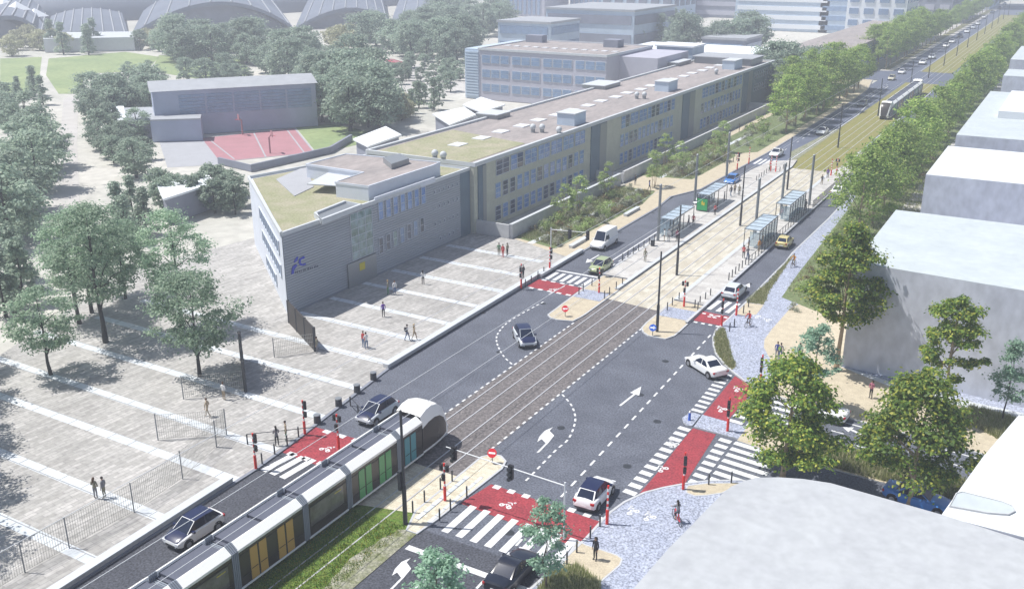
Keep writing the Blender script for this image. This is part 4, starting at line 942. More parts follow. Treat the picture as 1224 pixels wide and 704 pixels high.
    MB().box(-hw*.5, hw*.5, h-.05, h+.012, .38, .48, 'black').build('grille', t); MB().box(-hw*.72, hw*.72, -h-.012, -h+.06, .3, .44, 'metal_dark').build('bumper', t); MB().box(-.26, .26, -h-.01, -h+.05, .5, .61, 'signal_white').build('number_plate', t)
    return t
def place(t, px, py, rz, label, cat='car', group='cars on the roads', z=0, proto=None, s=None):
    x, y = G(px, py, .6); l = (x, y, z+.005)
    if proto: o = proto.put(l, rz, label, group, s)
    else: t.location = l; t.rotation_euler.z = rz; o = t; o['label'] = label; o['group'] = group
    o['category'] = cat; return o
EV = Proto(car('ev', 'car_white', 4.0, 1.78, 1.58, 'car_navy', 'car_navy')); EV2 = Proto(car('ev', 'car_silver', 4.0, 1.78, 1.58, 'car_navy', 'car_navy'))
place(None, 232, 631, pi-.03, 'white electric car with navy roof and bonnet driving beside the tram', proto=EV)
place(None, 451, 491, pi-.02, 'silver electric car with dark bonnet beside the tram nose', proto=EV2)
a = G(634, 414); b_ = G(620, 391); place(None, 627, 402, atan2(a[1]-b_[1], a[0]-b_[0])-pi/2, 'silver car with dark bonnet turning alone inside the dotted curve left of the tracks', proto=EV2)
place(None, 711, 588, 0.02, 'white hatchback with navy roof seen from behind beside the striped post', proto=Proto(car('ev', 'car_white', 4.0, 1.78, 1.55, 'car_navy')))
a = G(829, 428, .5); b_ = G(858, 443, .5); place(car('sedan', 'car_white', 4.6, 1.85, 1.45), 844, 436, atan2(a[1]-b_[1], a[0]-b_[0])-pi/2-.1, 'white saloon car turning by the first red cycle crossing on the right')
place(car('sedan', 'car_black', 4.6, 1.86, 1.46), 613, 680, .0, 'dark navy saloon waiting behind the little tree at the bottom')
place(car('hatch', 'car_silver', 4.3, 1.8, 1.5), 878, 347, -.02, 'silver car driving away past the right platform beyond the zebra crossing')
place(car('hatch', 'car_yellow', 3.7, 1.65, 1.48), 938, 289, 0, 'pale yellow hatchback passing the right hand tram shelters')
place(car('van', 'van_white', 5.2, 2.0, 2.3), 722, 289, pi, 'white panel van waiting in the left lane by the garden beds', 'van', 'vehicles waiting at the far lights')
place(car('hatch', 'car_green', 4.1, 1.75, 1.5), 718, 318, pi, 'pale green hatchback stopped beside the white van', 'car')
place(car('hatch', 'car_blue', 4.3, 1.8, 1.5), 875, 215, pi, 'blue car waiting beyond the left platform shelters')
place(car('sedan', 'car_blue', 4.6, 1.84, 1.46), 1098, 594, radians(-97), 'bright blue saloon under the tree beside the grass median')
Wc = Proto(car('sedan', 'car_white', 4.5, 1.82, 1.47)); Gc = Proto(car('hatch', 'car_grey', 4.2, 1.78, 1.55)); Bc = Proto(car('hatch', 'car_beige', 4.2, 1.78, 1.55)); Kc = Proto(car('hatch', 'car_black', 4.6, 1.85, 1.6)); Sc = Proto(car('sedan', 'car_silver', 4.5, 1.82, 1.47))
place(None, 1002, 228, 0, 'white car half hidden by leaves at the far end of the right platform', proto=Wc)
place(None, 981, 490, radians(85), 'white car behind the big tree on the side street', proto=Wc)
place(None, 840, 239, pi, 'white and blue car showing between the two left shelters', proto=Wc)
far = [(928, 183, Wc, 'white car at the far end of the left platform'), (983, 157, Wc, 'white car in the left road below the near end of the lawn track'), (1031, 124, Gc, 'grey people carrier in the left road level with the approaching tram'),
       (1066, 93.5, Bc, 'beige car in the junction beyond the approaching tram'), (1078, 86, Wc, 'white car in the junction just past the beige one')]
for px, py, p, lb in far: place(None, px, py, pi, lb, proto=p)
for i, (px, py, p) in enumerate([(1103, 75, Wc), (1114, 68.5, Sc), (1131, 55, Wc), (1138, 50, Wc), (1147.5, 43.5, Kc), (1156, 38, Wc), (1163, 33, Sc), (1169, 28.5, Wc), (1176, 21, Wc), (1186, 15, Sc), (1195, 10, Kc), (1201, 5, Wc)]):
    place(None, px, py, pi, f'{nth(i+1)} car of the distant queue beyond the far junction', group='cars in the distant queue', proto=p, s=1.15)
bus = thing('bus', 'red bus standing in the car park beyond the wood', 'bus', G(472, 84)+(0,), 1.0)
bb_ = MB(); loft(bb_, [(-5, [(0, .4), (1.1, .4), (1.25, .6), (1.25, 2.6), (1.1, 3), (0, 3.1)]), (4.8, [(0, .4), (1.1, .4), (1.25, .6), (1.25, 2.6), (1.1, 3), (0, 3.1)]), (5.1, [(0, .5), (1, .5), (1.1, .7), (1.1, 2.4), (1, 2.7), (0, 2.8)])], lambda j, i: 'bus_red'); bb_.build('body', bus)
for s in (-1, 1): MB().box(min(s*1.25, s*1.27), max(s*1.25, s*1.27), -4.6, 4.4, 1.4, 2.4, 'car_glass').build('window', bus)
for s in (-1, 1):
    for y in (-3, 3): MB().tube((s*1.0, y, .45), (s*1.27, y, .45), .45, .45, 'rubber').build('wheel', bus)

# ================================================================ STREET FURNITURE
# tall thin tram and lamp masts
def mast(h=8.4):
    t = thing('tram_mast', 'mast', 'mast'); MB().tube((0, 0, .02), (0, 0, 2.9), .16, .15, 'metal_dark', 10).build('base_sleeve', t)
    MB().tube((0, 0, 2.9), (0, 0, h), .11, .085, 'metal_dark', 10).build('pole', t); return t
mp = Proto(mast())
ML = [(-34.55, 45.2, 'dark mast standing between the grass track and the sand island at the bottom'), (-32.85, 86.4, 'dark mast beside the blue round sign on the island'), (-37.7, 104.7, 'dark mast between the tracks nearest the station entrance'), (-37.8, 129.8, 'dark mast between the tracks halfway along the platforms'),
      (-37.8, 154.6, 'dark mast between the tracks where the platforms end'), (-38.5, 194.5, 'dark mast on the lawn track before the approaching tram'), (-38.9, 238, 'dark mast directly left of the approaching tram nose')]
for x, y, lb in ML: mp.put((x, y, 0), 0, lb, 'dark masts along the tramway', (1, 1, 8.65/8.4))
for i in range(11): mp.put((-38.9-.2*i, 283+i*36, 0), 0, f'{nth(i+1)} dark mast along the lawn track beyond the approaching tram', 'dark masts along the tramway')
bx = MB().box(-.35, -.12, -.2, .2, 2.6, 4.0, 'metal_dark').build('control_box', bpy.data.objects['tram_mast'])
def lamp(h=7.8):
    t = thing('lamp_post', 'lamp', 'lamp post'); MB().tube((0, 0, .02), (0, 0, h), .2, .17, 'pole_grey', 12).build('post', t); MB().tube((0, 0, h), (0, 0, h+.08), .2, .12, 'metal_grey', 12).build('cap', t); return t
lp = Proto(lamp())
for x, y, lb in [(-44.8, 116.3, 'grey post before the first left shelter with the bin'), (-47.3, 137.3, 'grey post between the two left shelters'), (-48.9, 157.4, 'grey post behind the far end of the left platform'), (-34.6, 126.2, 'grey post in front of the first right shelter'), (-34.2, 137.5, 'grey post between the two right shelters'), (-32.1, 145.7, 'grey post by the railing past the right shelters')]:
    lp.put((x, y, .1), 0, lb, 'thick grey posts along the platforms')
# overhead wires
for i, (x, lb) in enumerate(((-39.95, 'thin contact wire over the left tram track'), (-36.9, 'thin contact wire over the right tram track'), (-46.5, 'thin cable hanging over the left road lanes'))):
    MB().path([(x, 5, 6), (x, 45, 6), (x, 86, 6), (x, 130, 6), (x, 240, 6), (x, 420, 6)], .022, 'pole_white').build('contact_wire', label=lb, cat='wire', group='overhead wires')
sp = MB()
for x, y in [(m_[0], m_[1]) for m_ in ML]: sp.tube((x, y, 6.1), (-39.95, y, 6.05), .03, .03, 'metal_dark').tube((x, y, 6.1), (-36.9, y, 6.05), .03, .03, 'metal_dark')
for c_ in ML: pass
# signal posts, red and white
def sigpost(head=1, h=3.0):
    t = thing('signal_post', 'post', 'traffic signal'); p = MB(); p.tube((0, 0, .02), (0, 0, 1.15), .11, .11, 'signal_red', 10)
    n = 8
    for k in range(n): p.tube((0, 0, 1.15+k*(h-1.15)/n), (0, 0, 1.15+(k+1)*(h-1.15)/n), .07, .07, 'signal_white' if k % 2 == 0 else 'signal_red', 10)
    p.build('pole', t)
    def hd(x, y, z, n=3, s=1):
        b = MB(); b.box(x-.11, x+.11, y-.08, y+.08, z, z+.24*n, 'black'); o = b.build('signal_head', t)
        for k in range(n): MB().tube((x, y-.1, z+.12+k*.24), (x, y-.16, z+.12+k*.24), .08, .09, 'metal_dark', 10).build('lens_hood', o)
    if head == 1: hd(.22, 0, h-.75); hd(.2, 0, h-1.45, 2)
    if head == 2: hd(.25, 0, h-.6, 2); hd(-.25, 0, h-.6, 2); hd(.0, -.14, h-1.3, 2)
    if head == 3: hd(.0, -.16, h-.95, 3); hd(0, -.16, h-1.6, 2)
    return t
SP = {k: Proto(sigpost(k)) for k in (0, 1, 2, 3)}
for px, py, k, r, lb in [(306, 560, 1, 0, 'striped signal post left of the zebra crossing behind the tram'), (364.5, 518.5, 1, 0, 'striped signal post at the plaza kerb above the two people by the red crossing'), (405, 536, 2, 0, 'striped signal post just behind the tram roof at the red crossing'),
                         (532, 598, 2, 0, 'striped double headed signal on the sand island between bollards'), (725.5, 626, 0, 0, 'striped marker post beside the white hatchback with navy roof'), (816.5, 584.5, 3, .5, 'striped signal post between the cyclist and the red crossing'),
                         (869.5, 515, 3, 0, 'striped signal post on the little granite island in the side street'), (908.5, 461, 3, 0, 'striped signal post on the granite corner nearest the couple with a dog'), (817.5, 366.5, 2, 0, 'striped double headed signal on the right station island'),
                         (862.5, 389.5, 3, 0, 'striped signal post at the lower right end of the small red crossing'), (880, 377, 0, 0, 'striped marker post beyond the small zebra crossing on the right'), (657, 324, 1, 0, 'striped signal post by the plaza bench at the far zebra crossing'),
                         (623, 345, 3, 0, 'striped post beside the dark dressed person at the far plaza kerb'), (716, 350, 2, 0, 'striped signal post on the left island by the pale green car'), (881, 203, 1, 0, 'striped signal post left of the farthest blue zebra crossing'),
                         (895, 196, 0, 0, 'striped marker post at the kerb beyond the farthest zebra crossing'), (921, 206, 0, 0, 'striped marker post at the far tip of the left platform'), (927, 206.5, 0, 0, 'second striped marker post at the far tip of the left platform'), (999.5, 210, 2, 0, 'striped signal post where the lawn track meets the station paving'), (993, 211, 0, 0, 'short striped post next to the people at the far platform end')]:
    x, y = G(px, py, .1); SP[k].put((x, y, .1), r, lb, 'red and white signal posts')
def gantry(label, x, y, x2, h, heads):
    t = thing('signal_gantry', label, 'traffic signal', (x, y, .1)); MB().tube((0, 0, 0), (0, 0, h), .075, .06, 'pole_white', 10).build('pole', t)
    MB().tube((0, 0, h-.25), (x2-x, 0, h+.05), .045, .035, 'pole_white', 8).build('arm', t)
    for u in heads:
        zz = h-.25+.3*u; xx = (x2-x)*u; b = MB(); b.box(xx-.17, xx+.17, -.12, .12, zz-.85, zz+.2, 'black'); o = b.build('signal_head', t)
        for k in range(3): MB().tube((xx, -.15, zz-.75+k*.38), (xx, -.33, zz-.75+k*.38), .13, .15, 'metal_dark', 10).build('lens_hood', o)
gx, gy = G(674, 644, .1)
gantry('white signal gantry over the near road with two black lights', gx, gy, -33.6, 4.3, (.44, .93))
gx, gy = G(658, 322, .1); gantry('white signal gantry over the white van with two black lights', gx, gy, gx+4.9, 5.3, (.52, 1.0))
# round road signs
def rsign(label, px, py, mn, mark):
    x, y = G(px, py, .1); t = thing('road_sign', label, 'road sign', (x, y, .1)); MB().tube((0, 0, 0), (0, 0, .7), .04, .04, 'pole_grey', 8).build('post', t)
    n = Vector((.25, -.8, .55)).normalized(); c = Vector((0, -.02, .85)); d = MB(); d.tube(c, c+n*.05, .36, .36, mn, 20); o = d.build('sign_face', t)
    r_ = Vector((1, .3, 0)).normalized(); u = n.cross(r_); mk_ = MB(); w = .26; hh = .07; q = c+n*.055
    mk_.add([q-r_*w-u*hh, q+r_*w-u*hh, q+r_*w+u*hh, q-r_*w+u*hh], [(0, 1, 2, 3)], 'signal_white')
    if mark == 'arrow': mk_.add([q+r_*.3, q+r_*.05+u*.2, q+r_*.05-u*.2], [(0, 1, 2)], 'signal_white')
    mk_.build('symbol', o)
rsign('round red no entry sign on the tip of the near sand island', 588.5, 553, 'sign_red', 'bar'); rsign('round red no entry sign on the tip of the left station island', 675.5, 378, 'sign_red', 'bar'); rsign('round blue arrow sign beside the dark mast on the right station island', 780, 401, 'sign_blue', 'arrow')
x, y = G(824, 502, .1); t = thing('marker_post', 'small blue and white marker post on the tip of the granite refuge', 'marker', (x, y, .1)); MB().tube((0, 0, 0), (0, 0, .7), .12, .1, 'sign_blue', 10).build('post', t); MB().tube((0, 0, .7), (0, 0, .85), .1, .06, 'signal_white', 10).build('cap', t)
# bollards
def bollard():
    t = thing('bollard', 'b', 'bollard'); MB().tube((0, 0, .0), (0, 0, .92), .06, .06, 'metal_dark', 10).build('post', t); MB().tube((0, 0, .92), (0, 0, .98), .06, .03, 'metal_grey', 10).build('cap', t); return t
bp_ = Proto(bollard()); bp_2 = bp_
def bols(pts, where, z=.1):
    for i, p in enumerate(pts):
        x, y = G(p[0], p[1], z); n = len(pts)
        lb = f'{nth(i+1)} bollard from the left {where}' if n > 1 else f'single dark bollard {where}'
        bp_.put((x, y, z), 0, lb, 'slim dark bollards')
bols([(493.5, 612.5), (507.5, 600), (526.5, 584.5), (540.5, 575)], 'on the track side of the near sand island')
bols([(525.5, 622), (538.5, 610), (558, 594.5)], 'on the road side of the near sand island')
bols([(677.5, 674), (689.3, 660), (705.5, 643), (717, 629)], 'along the kerb by the standing woman in black')
bols([(847, 579), (874, 577)], 'on the sand corner above the cyclist')
bols([(313.5, 554.5), (328.5, 543), (343.5, 532.5), (357, 522.5)], 'along the plaza kerb by the red crossing')
bols([(797.5, 371), (803.5, 365), (811.5, 359), (834, 370.5)], 'across the right station island')
bols([(830.5, 368), (836.5, 363.5), (843, 359), (849, 354.5)], 'beside the small zebra on the right island', .1)
bols([(871+k*4.0, 335-k*3.7) for k in range(7)], 'on the right platform kerb before the shelters', .26)
bols([(692, 352), (697, 348), (707.5, 341.5), (722.5, 357), (728.5, 352.5), (736.5, 346), (744, 341)], 'around the left station island')
bols([(744+k*6.4, 312-k*4.0) for k in range(7)], 'on the left platform kerb before the shelters', .26)
bols([(872, 396), (877.5, 391), (888.5, 374.5), (894.5, 367)], 'beside the cycle path by the small red crossing')
bols([(628, 343), (635, 339), (643, 333), (650, 328)], 'along the plaza kerb at the far crossing')
bols([(868+k*4.2, 199-k*2.4) for k in range(4)]+[(904+k*3, 217-k*2.2) for k in range(6)], 'around the farthest zebra crossing')
bols([(932, 206), (936, 203), (940, 200.5), (1003, 214), (1008, 210)], 'at the far end of the station')
sb_ = thing('stub_bollard', 's', 'bollard'); MB().tube((0, 0, 0), (0, 0, .7), .3, .28, 'metal_dark', 14).build('drum', sb_); MB().tube((0, 0, .7), (0, 0, .76), .31, .27, 'metal_grey', 14).build('lid', sb_); SB = Proto(sb_)
for i, (px, py) in enumerate([(379.5, 505), (405, 485), (427, 468.5), (446.5, 453.5)]): SB.put(G(px, py, .1)+(.1,), 0, f'{nth(i+1)} squat dark drum from the left along the plaza kerb', 'squat dark drums on the plaza kerb')
# long kerb benches
for lb, y0, y1, x0, x1 in (('long pale concrete bench along the plaza kerb beside the near tram', 20, 43.2, -48.25, -48.95), ('long curving pale concrete bench along the plaza kerb below the walkers', 65.2, 97.5, -51.35, -51.95)):
    t = thing('kerb_bench', lb, 'bench', group='long kerb benches'); n = 10; pts = [(x0+(x1-x0)*k/n, y0+(y1-y0)*k/n) for k in range(n+1)]
    MB().band(pts, .55, .1, .42, 'concrete').build('base', t); MB().band(pts, .7, .42, .52, 'concrete_light').build('seat', t)
for i, (a, b_, lb) in enumerate((((682, 297), (701, 286), 'short concrete bench at the near garden bed by the van'), ((747, 259), (763, 250), 'short concrete bench at the second garden bed'), ((645, 331), (695, 301), 'long low concrete bench at the kerb by the far plaza lights'))):
    t = thing('garden_bench', lb, 'bench', group='concrete garden benches'); pts = GL([a, b_], .1); MB().band(pts, .5, .1, .4, 'concrete').build('base', t); MB().band(pts, .62, .4, .5, 'concrete_light').build('seat', t)
# shelters
def shelter(label, x0, x1, y0, y1, side, poster=None):
    t = thing('tram_shelter', label, 'shelter', (0, 0, 0), group='tram shelters'); z = .26; r = MB(); xb = x1 if side > 0 else x0; xf = x0 if side > 0 else x1
    r.box(x0, x1, y0, y1, 2.72, 2.8, 'shelter_roof'); ro = r.build('roof', t)
    f = MB(); n = 5
    for k in range(n+1):
        y = y0+(y1-y0)*k/n; f.box(x0, x1, y-.04, y+.04, 2.8, 2.86, 'metal_grey')
    f.box(x0-.05, x0, y0-.05, y1+.05, 2.68, 2.86, 'metal_grey').box(x1, x1+.05, y0-.05, y1+.05, 2.68, 2.86, 'metal_grey'); f.build('roof_frame', ro)
    g = MB(); g.box(xb-.02, xb+.02, y0+.1, y1-.1, z+.25, 2.5, 'glass_clear'); g.build('back_glass', t); MB().box(min(xb, xb-side*1.3), max(xb, xb-side*1.3), y0+.08, y0+.12, z+.25, 2.5, 'glass_clear').build('end_glass', t)
    for k in range(7): y = y0+.1+(y1-y0-.2)*k/6; MB().box(xb-.05, xb+.05, y-.04, y+.04, z, 2.72, 'metal_dark').build('post', t)
    for k in (0, 3, 6): y = y0+.1+(y1-y0-.2)*k/6; MB().box(xf-.04, xf+.04, y-.04, y+.04, z, 2.72, 'metal_dark').build('post', t)
    bx_ = xb-side*.45; bn = MB(); bn.box(bx_-.2, bx_+.2, y0+1.5, y1-1.5, z+.42, z+.48, 'metal_grey'); bn.box(bx_-.04, bx_+.04, y0+2, y0+2.1, z, z+.42, 'metal_dark').box(bx_-.04, bx_+.04, y1-2.1, y1-2, z, z+.42, 'metal_dark'); bn.build('seat', t)
    if poster:
        p = MB(); p.box(x0+.1, x1-.1, y0-.25, y0-.05, z+.1, 2.3, 'metal_dark'); po = p.build('poster_case', t); MB().box(x0+.16, x1-.16, y0-.28, y0-.26, z+.2, 2.2, 'poster_green').build('poster', po)
        q = MB(); cx_ = (x0+x1)/2; q.add([(cx_-.1, y0-.29, 1.3), (cx_+.35, y0-.29, 1.2), (cx_+.4, y0-.29, 1.75), (cx_+.15, y0-.29, 1.6), (cx_+.05, y0-.29, 1.95), (cx_-.15, y0-.29, 1.7)], [(0, 1, 2, 3, 4, 5)], 'poster_yellow'); q.build('poster_motif', po)
shelter('glass tram shelter on the left platform, nearer one beside the bin', -45.5, -43.6, 118.4, 126.6, -1); shelter('glass tram shelter with a green poster on the left platform', -45.8, -43.9, 133.9, 142.2, -1, 1)
shelter('glass tram shelter on the right platform, nearer one behind the waiting group', -34.0, -32.0, 119.0, 127.4, 1); shelter('glass tram shelter on the right platform, farther one by the railing', -34.1, -32.1, 134.2, 143.0, 1)
x, y = G(780, 294, .26); t = thing('litter_bin', 'dark litter bin on the left platform before the first shelter', 'bin', (x, y, .26)); MB().tube((0, 0, .05), (0, 0, .85), .27, .3, 'metal_dark', 14).build('drum', t); MB().tube((0, 0, .85), (0, 0, .95), .31, .25, 'metal_grey', 14).build('lid', t)
def railing(label, pts, h=1.05, st=1.0, z=.26):
    t = thing('railing', label, 'railing'); r = MB(); r.path([(x, y, z+h) for x, y in pts], .035, 'metal_dark').path([(x, y, z+.15) for x, y in pts], .025, 'metal_dark'); b = r
    for p, q in zip(pts, pts[1:]):
        d = (Vector(q)-Vector(p)).length; n = max(1, int(d/st))
        for k in range(n): a = Vector(p).lerp(Vector(q), k/n); b.box(a.x-.03, a.x+.03, a.y-.05, a.y+.05, z, z+h, 'metal_dark')
    b.build('rails', t)
railing('dark baluster railing along the far half of the right platform', [(-31.15, 144), (-31.1, 166)], 1.1, .55); railing('dark rail behind the right hand shelters beside the yellow car', [(-31.2, 112), (-31.2, 143)], 1.0, 1.4)
railing('thin dark rail behind the two people at the plaza kerb', GL([(296, 531), (380, 522)], .1), .9, 3, .1)
railing('thin dark rail across the service lane above the tram roof', [(-49.3, 57.5), (-42.8, 53.6)], .9, 1.8, 0)
# mesh fences on the plaza
def meshmat():
    m, t, b = nt('wire_mesh'); b.inputs['Base Color'].default_value = (.36, .36, .34, 1); b.inputs['Roughness'].default_value = .6
    return m
meshmat()
def meshfence(label, pts, h=2.35, z=.1):
    t = thing('mesh_fence', label, 'fence', group='wire mesh fences on the plaza')
    for p in pts: MB().tube((p[0], p[1], z), (p[0], p[1], z+h), .045, .045, 'pole_grey', 8).build('post', t)
    for p, q in zip(pts, pts[1:]):
        w_ = MB(); P0, Q0 = Vector(p), Vector(q); d = (Q0-P0).length; n = int(d/.17)
        for k in range(1, n): a = P0.lerp(Q0, k/n); w_.box(a.x-.008, a.x+.008, a.y-.008, a.y+.008, z+.1, z+h-.1, 'wire_mesh')
        for zz in (.15, h*.3, h*.52, h*.75, h-.12): w_.tube((*P0, z+zz), (*Q0, z+zz), .014, .014, 'wire_mesh', 4)
        w_.build('mesh_panel', t)
def gz(l): return GL(l, .1)
meshfence('long straight wire mesh fence crossing the plaza behind the standing couple', gz([(-20, 716), (30, 684), (83, 655), (160.5, 612), (218.5, 572.3), (259, 534)]))
meshfence('short wire mesh fence forming a corner near the long fence end', gz([(189, 526), (271, 519.8), (259, 534.5)]))
meshfence('low wire mesh fence ahead of the person in white by the plaza trees', gz([(219.5, 477), (293.5, 468.5)]), 2.2)
meshfence('faint wire mesh fence running to the foot of the dark panel wall', gz([(328, 427), (377, 420)]), 2.0)
pl_ = lambda n_, lb, a, b_, h: None
def panelwall(label, a, b_, h):
    t = thing('panel_wall', label, 'wall', group='dark panel walls on the plaza'); p, q = G(*a, .1), G(*b_, .1); MB().band([p, q], .12, .1, h, 'panel_brown').build('panel', t)
    for u in (0, .33, .66, 1): c_ = lerp(p, q, u); MB().box(c_[0]-.1, c_[0]+.1, c_[1]-.1, c_[1]+.1, .05, h+.05, 'metal_dark').build('post', t)
panelwall('tall dark brown panel wall running out from the building corner', (346, 386), (377, 420), 2.6)
panelwall('dark panel wall standing alone behind the person in white', (293.5, 468.5), (289, 430), 3.0)
# ================================================================ PEOPLE
def skinmesh(V, Ed, R, sub=1):
    me = bpy.data.meshes.new('body'); me.from_pydata(V, Ed, []); o = bpy.data.objects.new('tmp', me); COL.objects.link(o)
    md = o.modifiers.new('s', 'SKIN'); md.use_smooth_shade = True; md.branch_smoothing = .3
    sv = me.skin_vertices[0].data
    for i, r in enumerate(R): sv[i].radius = (r if isinstance(r, tuple) else (r, r))
    sv[0].use_root = True
    o.modifiers.new('b', 'SUBSURF').levels = sub
    dg = bpy.context.evaluated_depsgraph_get(); dg.update(); out = bpy.data.meshes.new_from_object(o.evaluated_get(dg)); bpy.data.objects.remove(o); return out
def body(pose):
    V = [(0, 0, .95)]; E_ = []; R = [(.135, .1)]
    def ch(start, pts, rs):
        p = start
        for v, r in zip(pts, rs): V.append(v); R.append(r); E_.append((p, len(V)-1)); p = len(V)-1
        return p
    lean = {'bike': .22, 'stand': 0, 'walk': .02, 'talk': 0, 'bend': .06}[pose]
    ts = ch(0, [(0, lean*.4, 1.12), (0, lean*.75, 1.3), (0, lean, 1.43)], [(.125, .095), (.15, .1), (.1, .075)])
    ch(ts, [(0, lean+.01, 1.5), (0, lean+.025, 1.56), (0, lean+.03, 1.64), (0, lean+.025, 1.71)], [.055, .06, (.075, .09), (.06, .072)])
    chest = 2; hands = []
    for s in (-1, 1):
        if pose == 'walk': arm = [(s*.18, lean, 1.38), (s*.23, lean-s*.1, 1.12), (s*.22, lean-s*.02+.06, .9), (s*.21, lean-s*.02+.1, .82)]
        elif pose == 'talk': arm = [(s*.18, 0, 1.38), (s*.3 if s > 0 else -.21, -.04, 1.12), (s*.2, .06, .98) if s > 0 else (-.17, .2, 1.15), (s*.15, .09, .99) if s > 0 else (-.13, .26, 1.2)]
        elif pose == 'bike': arm = [(s*.18, lean, 1.36), (s*.25, lean+.2, 1.16), (s*.24, lean+.38, 1.06), (s*.24, lean+.44, 1.04)]
        elif pose == 'bend': arm = [(s*.18, lean, 1.38), (s*.23, lean+.02, 1.12), (s*.12, lean+.22, 1.08), (s*.07, lean+.28, 1.12)]
        else: arm = [(s*.18, lean, 1.38), (s*.235, -.02, 1.12), (s*.23, .04, .9), (s*.225, .06, .83)]
        ch(ts, arm, [.062, .05, .036, .034]); hands.append((Vector(arm[3]), (Vector(arm[3])-Vector(arm[2])).normalized(), s))
        if pose == 'walk': leg = [(s*.095, 0, .86), (s*.1, s*.12+.06, .5), (s*.1, s*.24-.02, .1), (s*.1, s*.24+.12, .04)]
        elif pose == 'bike': leg = [(s*.1, .1, .9), (s*.11, .36, .72 if s > 0 else .62), (s*.12, .16, .42 if s > 0 else .24), (s*.12, .3, .38 if s > 0 else .18)]
        else: leg = [(s*.095, 0, .86), (s*.1, .02, .5), (s*.11, -.01, .1), (s*.12, .13, .04)]
        ch(0, leg, [.085, .058, .042, (.04, .035)])
    me = skinmesh(V, E_, R); mb = MB(); mb.names = ['TOP', 'LEG', 'SKIN', 'SHOE', 'EYE']
    for v in me.vertices: mb.v.append(tuple(v.co))
    foot = .07 if pose != 'bike' else -1
    for p in me.polygons:
        c = p.center; k = 0
        if c.z > 1.475: k = 2
        elif pose != 'bike' and c.z < foot: k = 3
        elif (c.z < .93 and (abs(c.x) < .2 or c.z < .8)) or (pose == 'bike' and c.z < .93): k = 1
        for h_, d_, s in hands:
            if (c-h_).length < .055: k = 2
        if pose == 'bike' and c.z < .5: k = 2
        mb.f.append(tuple(p.vertices)); mb.m.append(k); mb.sm.append(True)
    hd = Vector((0, lean+.03, 1.63))
    def add_(fn, *a, **kw): n0 = len(mb.f); fn(*a, **kw)
    mb.tube(hd+Vector((0, .075, .01)), hd+Vector((0, .115, -.03)), .008, .017, 'SKIN', 6)
    for s in (-1, 1):
        mb.ball(hd+Vector((s*.03, .083, .012)), .011, 'EYE', 6, 4); mb.ball(hd+Vector((s*.078, 0, 0)), .02, 'SKIN', 6, 4, (.5, .8, 1.3))
    mb.box(-.025, .025, hd.y+.083, hd.y+.09, hd.z-.052, hd.z-.045, 'EYE')
    for h_, d_, s in hands:      # palm and five fingers
        sd = d_.cross(Vector((s, 0, 0))).normalized() if abs(d_.x) < .9 else Vector((0, 1, 0))
        mb.tube(h_-d_*.01, h_+d_*.07, .026, .03, 'SKIN', 8)
        for q, L in zip((-.024, -.008, .008, .023), (.055, .065, .062, .048)):
            a = h_+d_*.065+sd*q; b_ = a+d_*L*.55; mb.tube(a, b_, .009, .008, 'SKIN', 5); mb.tube(b_, b_+(d_-Vector((s*.5, 0, 0))).normalized()*L*.5, .008, .006, 'SKIN', 5)
        a = h_+d_*.02+sd*.026; mb.tube(a, a+(d_+sd).normalized()*.05, .01, .008, 'SKIN', 5)
    return mb
BOD = {p: body(p) for p in ('stand', 'walk', 'talk', 'bend', 'bike')}
def hairmb(lean, long_=False):
    mb = MB(); mb.ball((0, lean+.015, 1.655), .098, 'HAIR', 12, 8, (.92, 1.08, 1.02)); f2 = []; m2 = []; s2 = []
    for f, m_, s in zip(mb.f, mb.m, mb.sm):
        c = sum((Vector(mb.v[i]) for i in f), Vector())/len(f)
        if not (c.y > lean+.065 and c.z < 1.685) and c.z > 1.6: f2.append(f); m2.append(m_); s2.append(s)
    mb.f, mb.m, mb.sm = f2, m2, s2
    if long_: mb.tube((0, lean-.055, 1.64), (0, lean-.085, 1.36), .085, .06, 'HAIR', 10)
    return mb
def mesh_of(mb, name, mp_):
    me = bpy.data.meshes.new(name); me.from_pydata(mb.v, [], mb.f)
    for n in mb.names: me.materials.append(M(mp_[n]))
    me.polygons.foreach_set('material_index', mb.m); me.polygons.foreach_set('use_smooth', mb.sm); me.update(); return me
def person(px, py, rz, pose, top, leg, hair, label, long_=False, z=.1, s=1.0, bag=None, skirt=None, xy=None, group=None):
    x, y = xy or G(px, py, z); t = thing('person', label, 'person', (x, y, z), rz); t.scale = (s, s, s)
    if group: t['group'] = group
    lean = {'bike': .22, 'stand': 0, 'walk': .02, 'talk': 0, 'bend': .06}[pose]
    link('body', mesh_of(BOD[pose], 'body', {'TOP': top, 'LEG': leg, 'SKIN': 'skin', 'SHOE': 'cl_black', 'EYE': 'black'}), t)
    link('hair', mesh_of(hairmb(lean, long_), 'hair', {'HAIR': hair}), t)
    if bag: MB().box(-.15, .15, lean-.26, lean-.11, 1.02, 1.42, bag).build('backpack', t)
    if skirt: MB().tube((0, 0, .98), (0, 0, .62), .15, .24, skirt, 14).build('skirt', t)
    return t
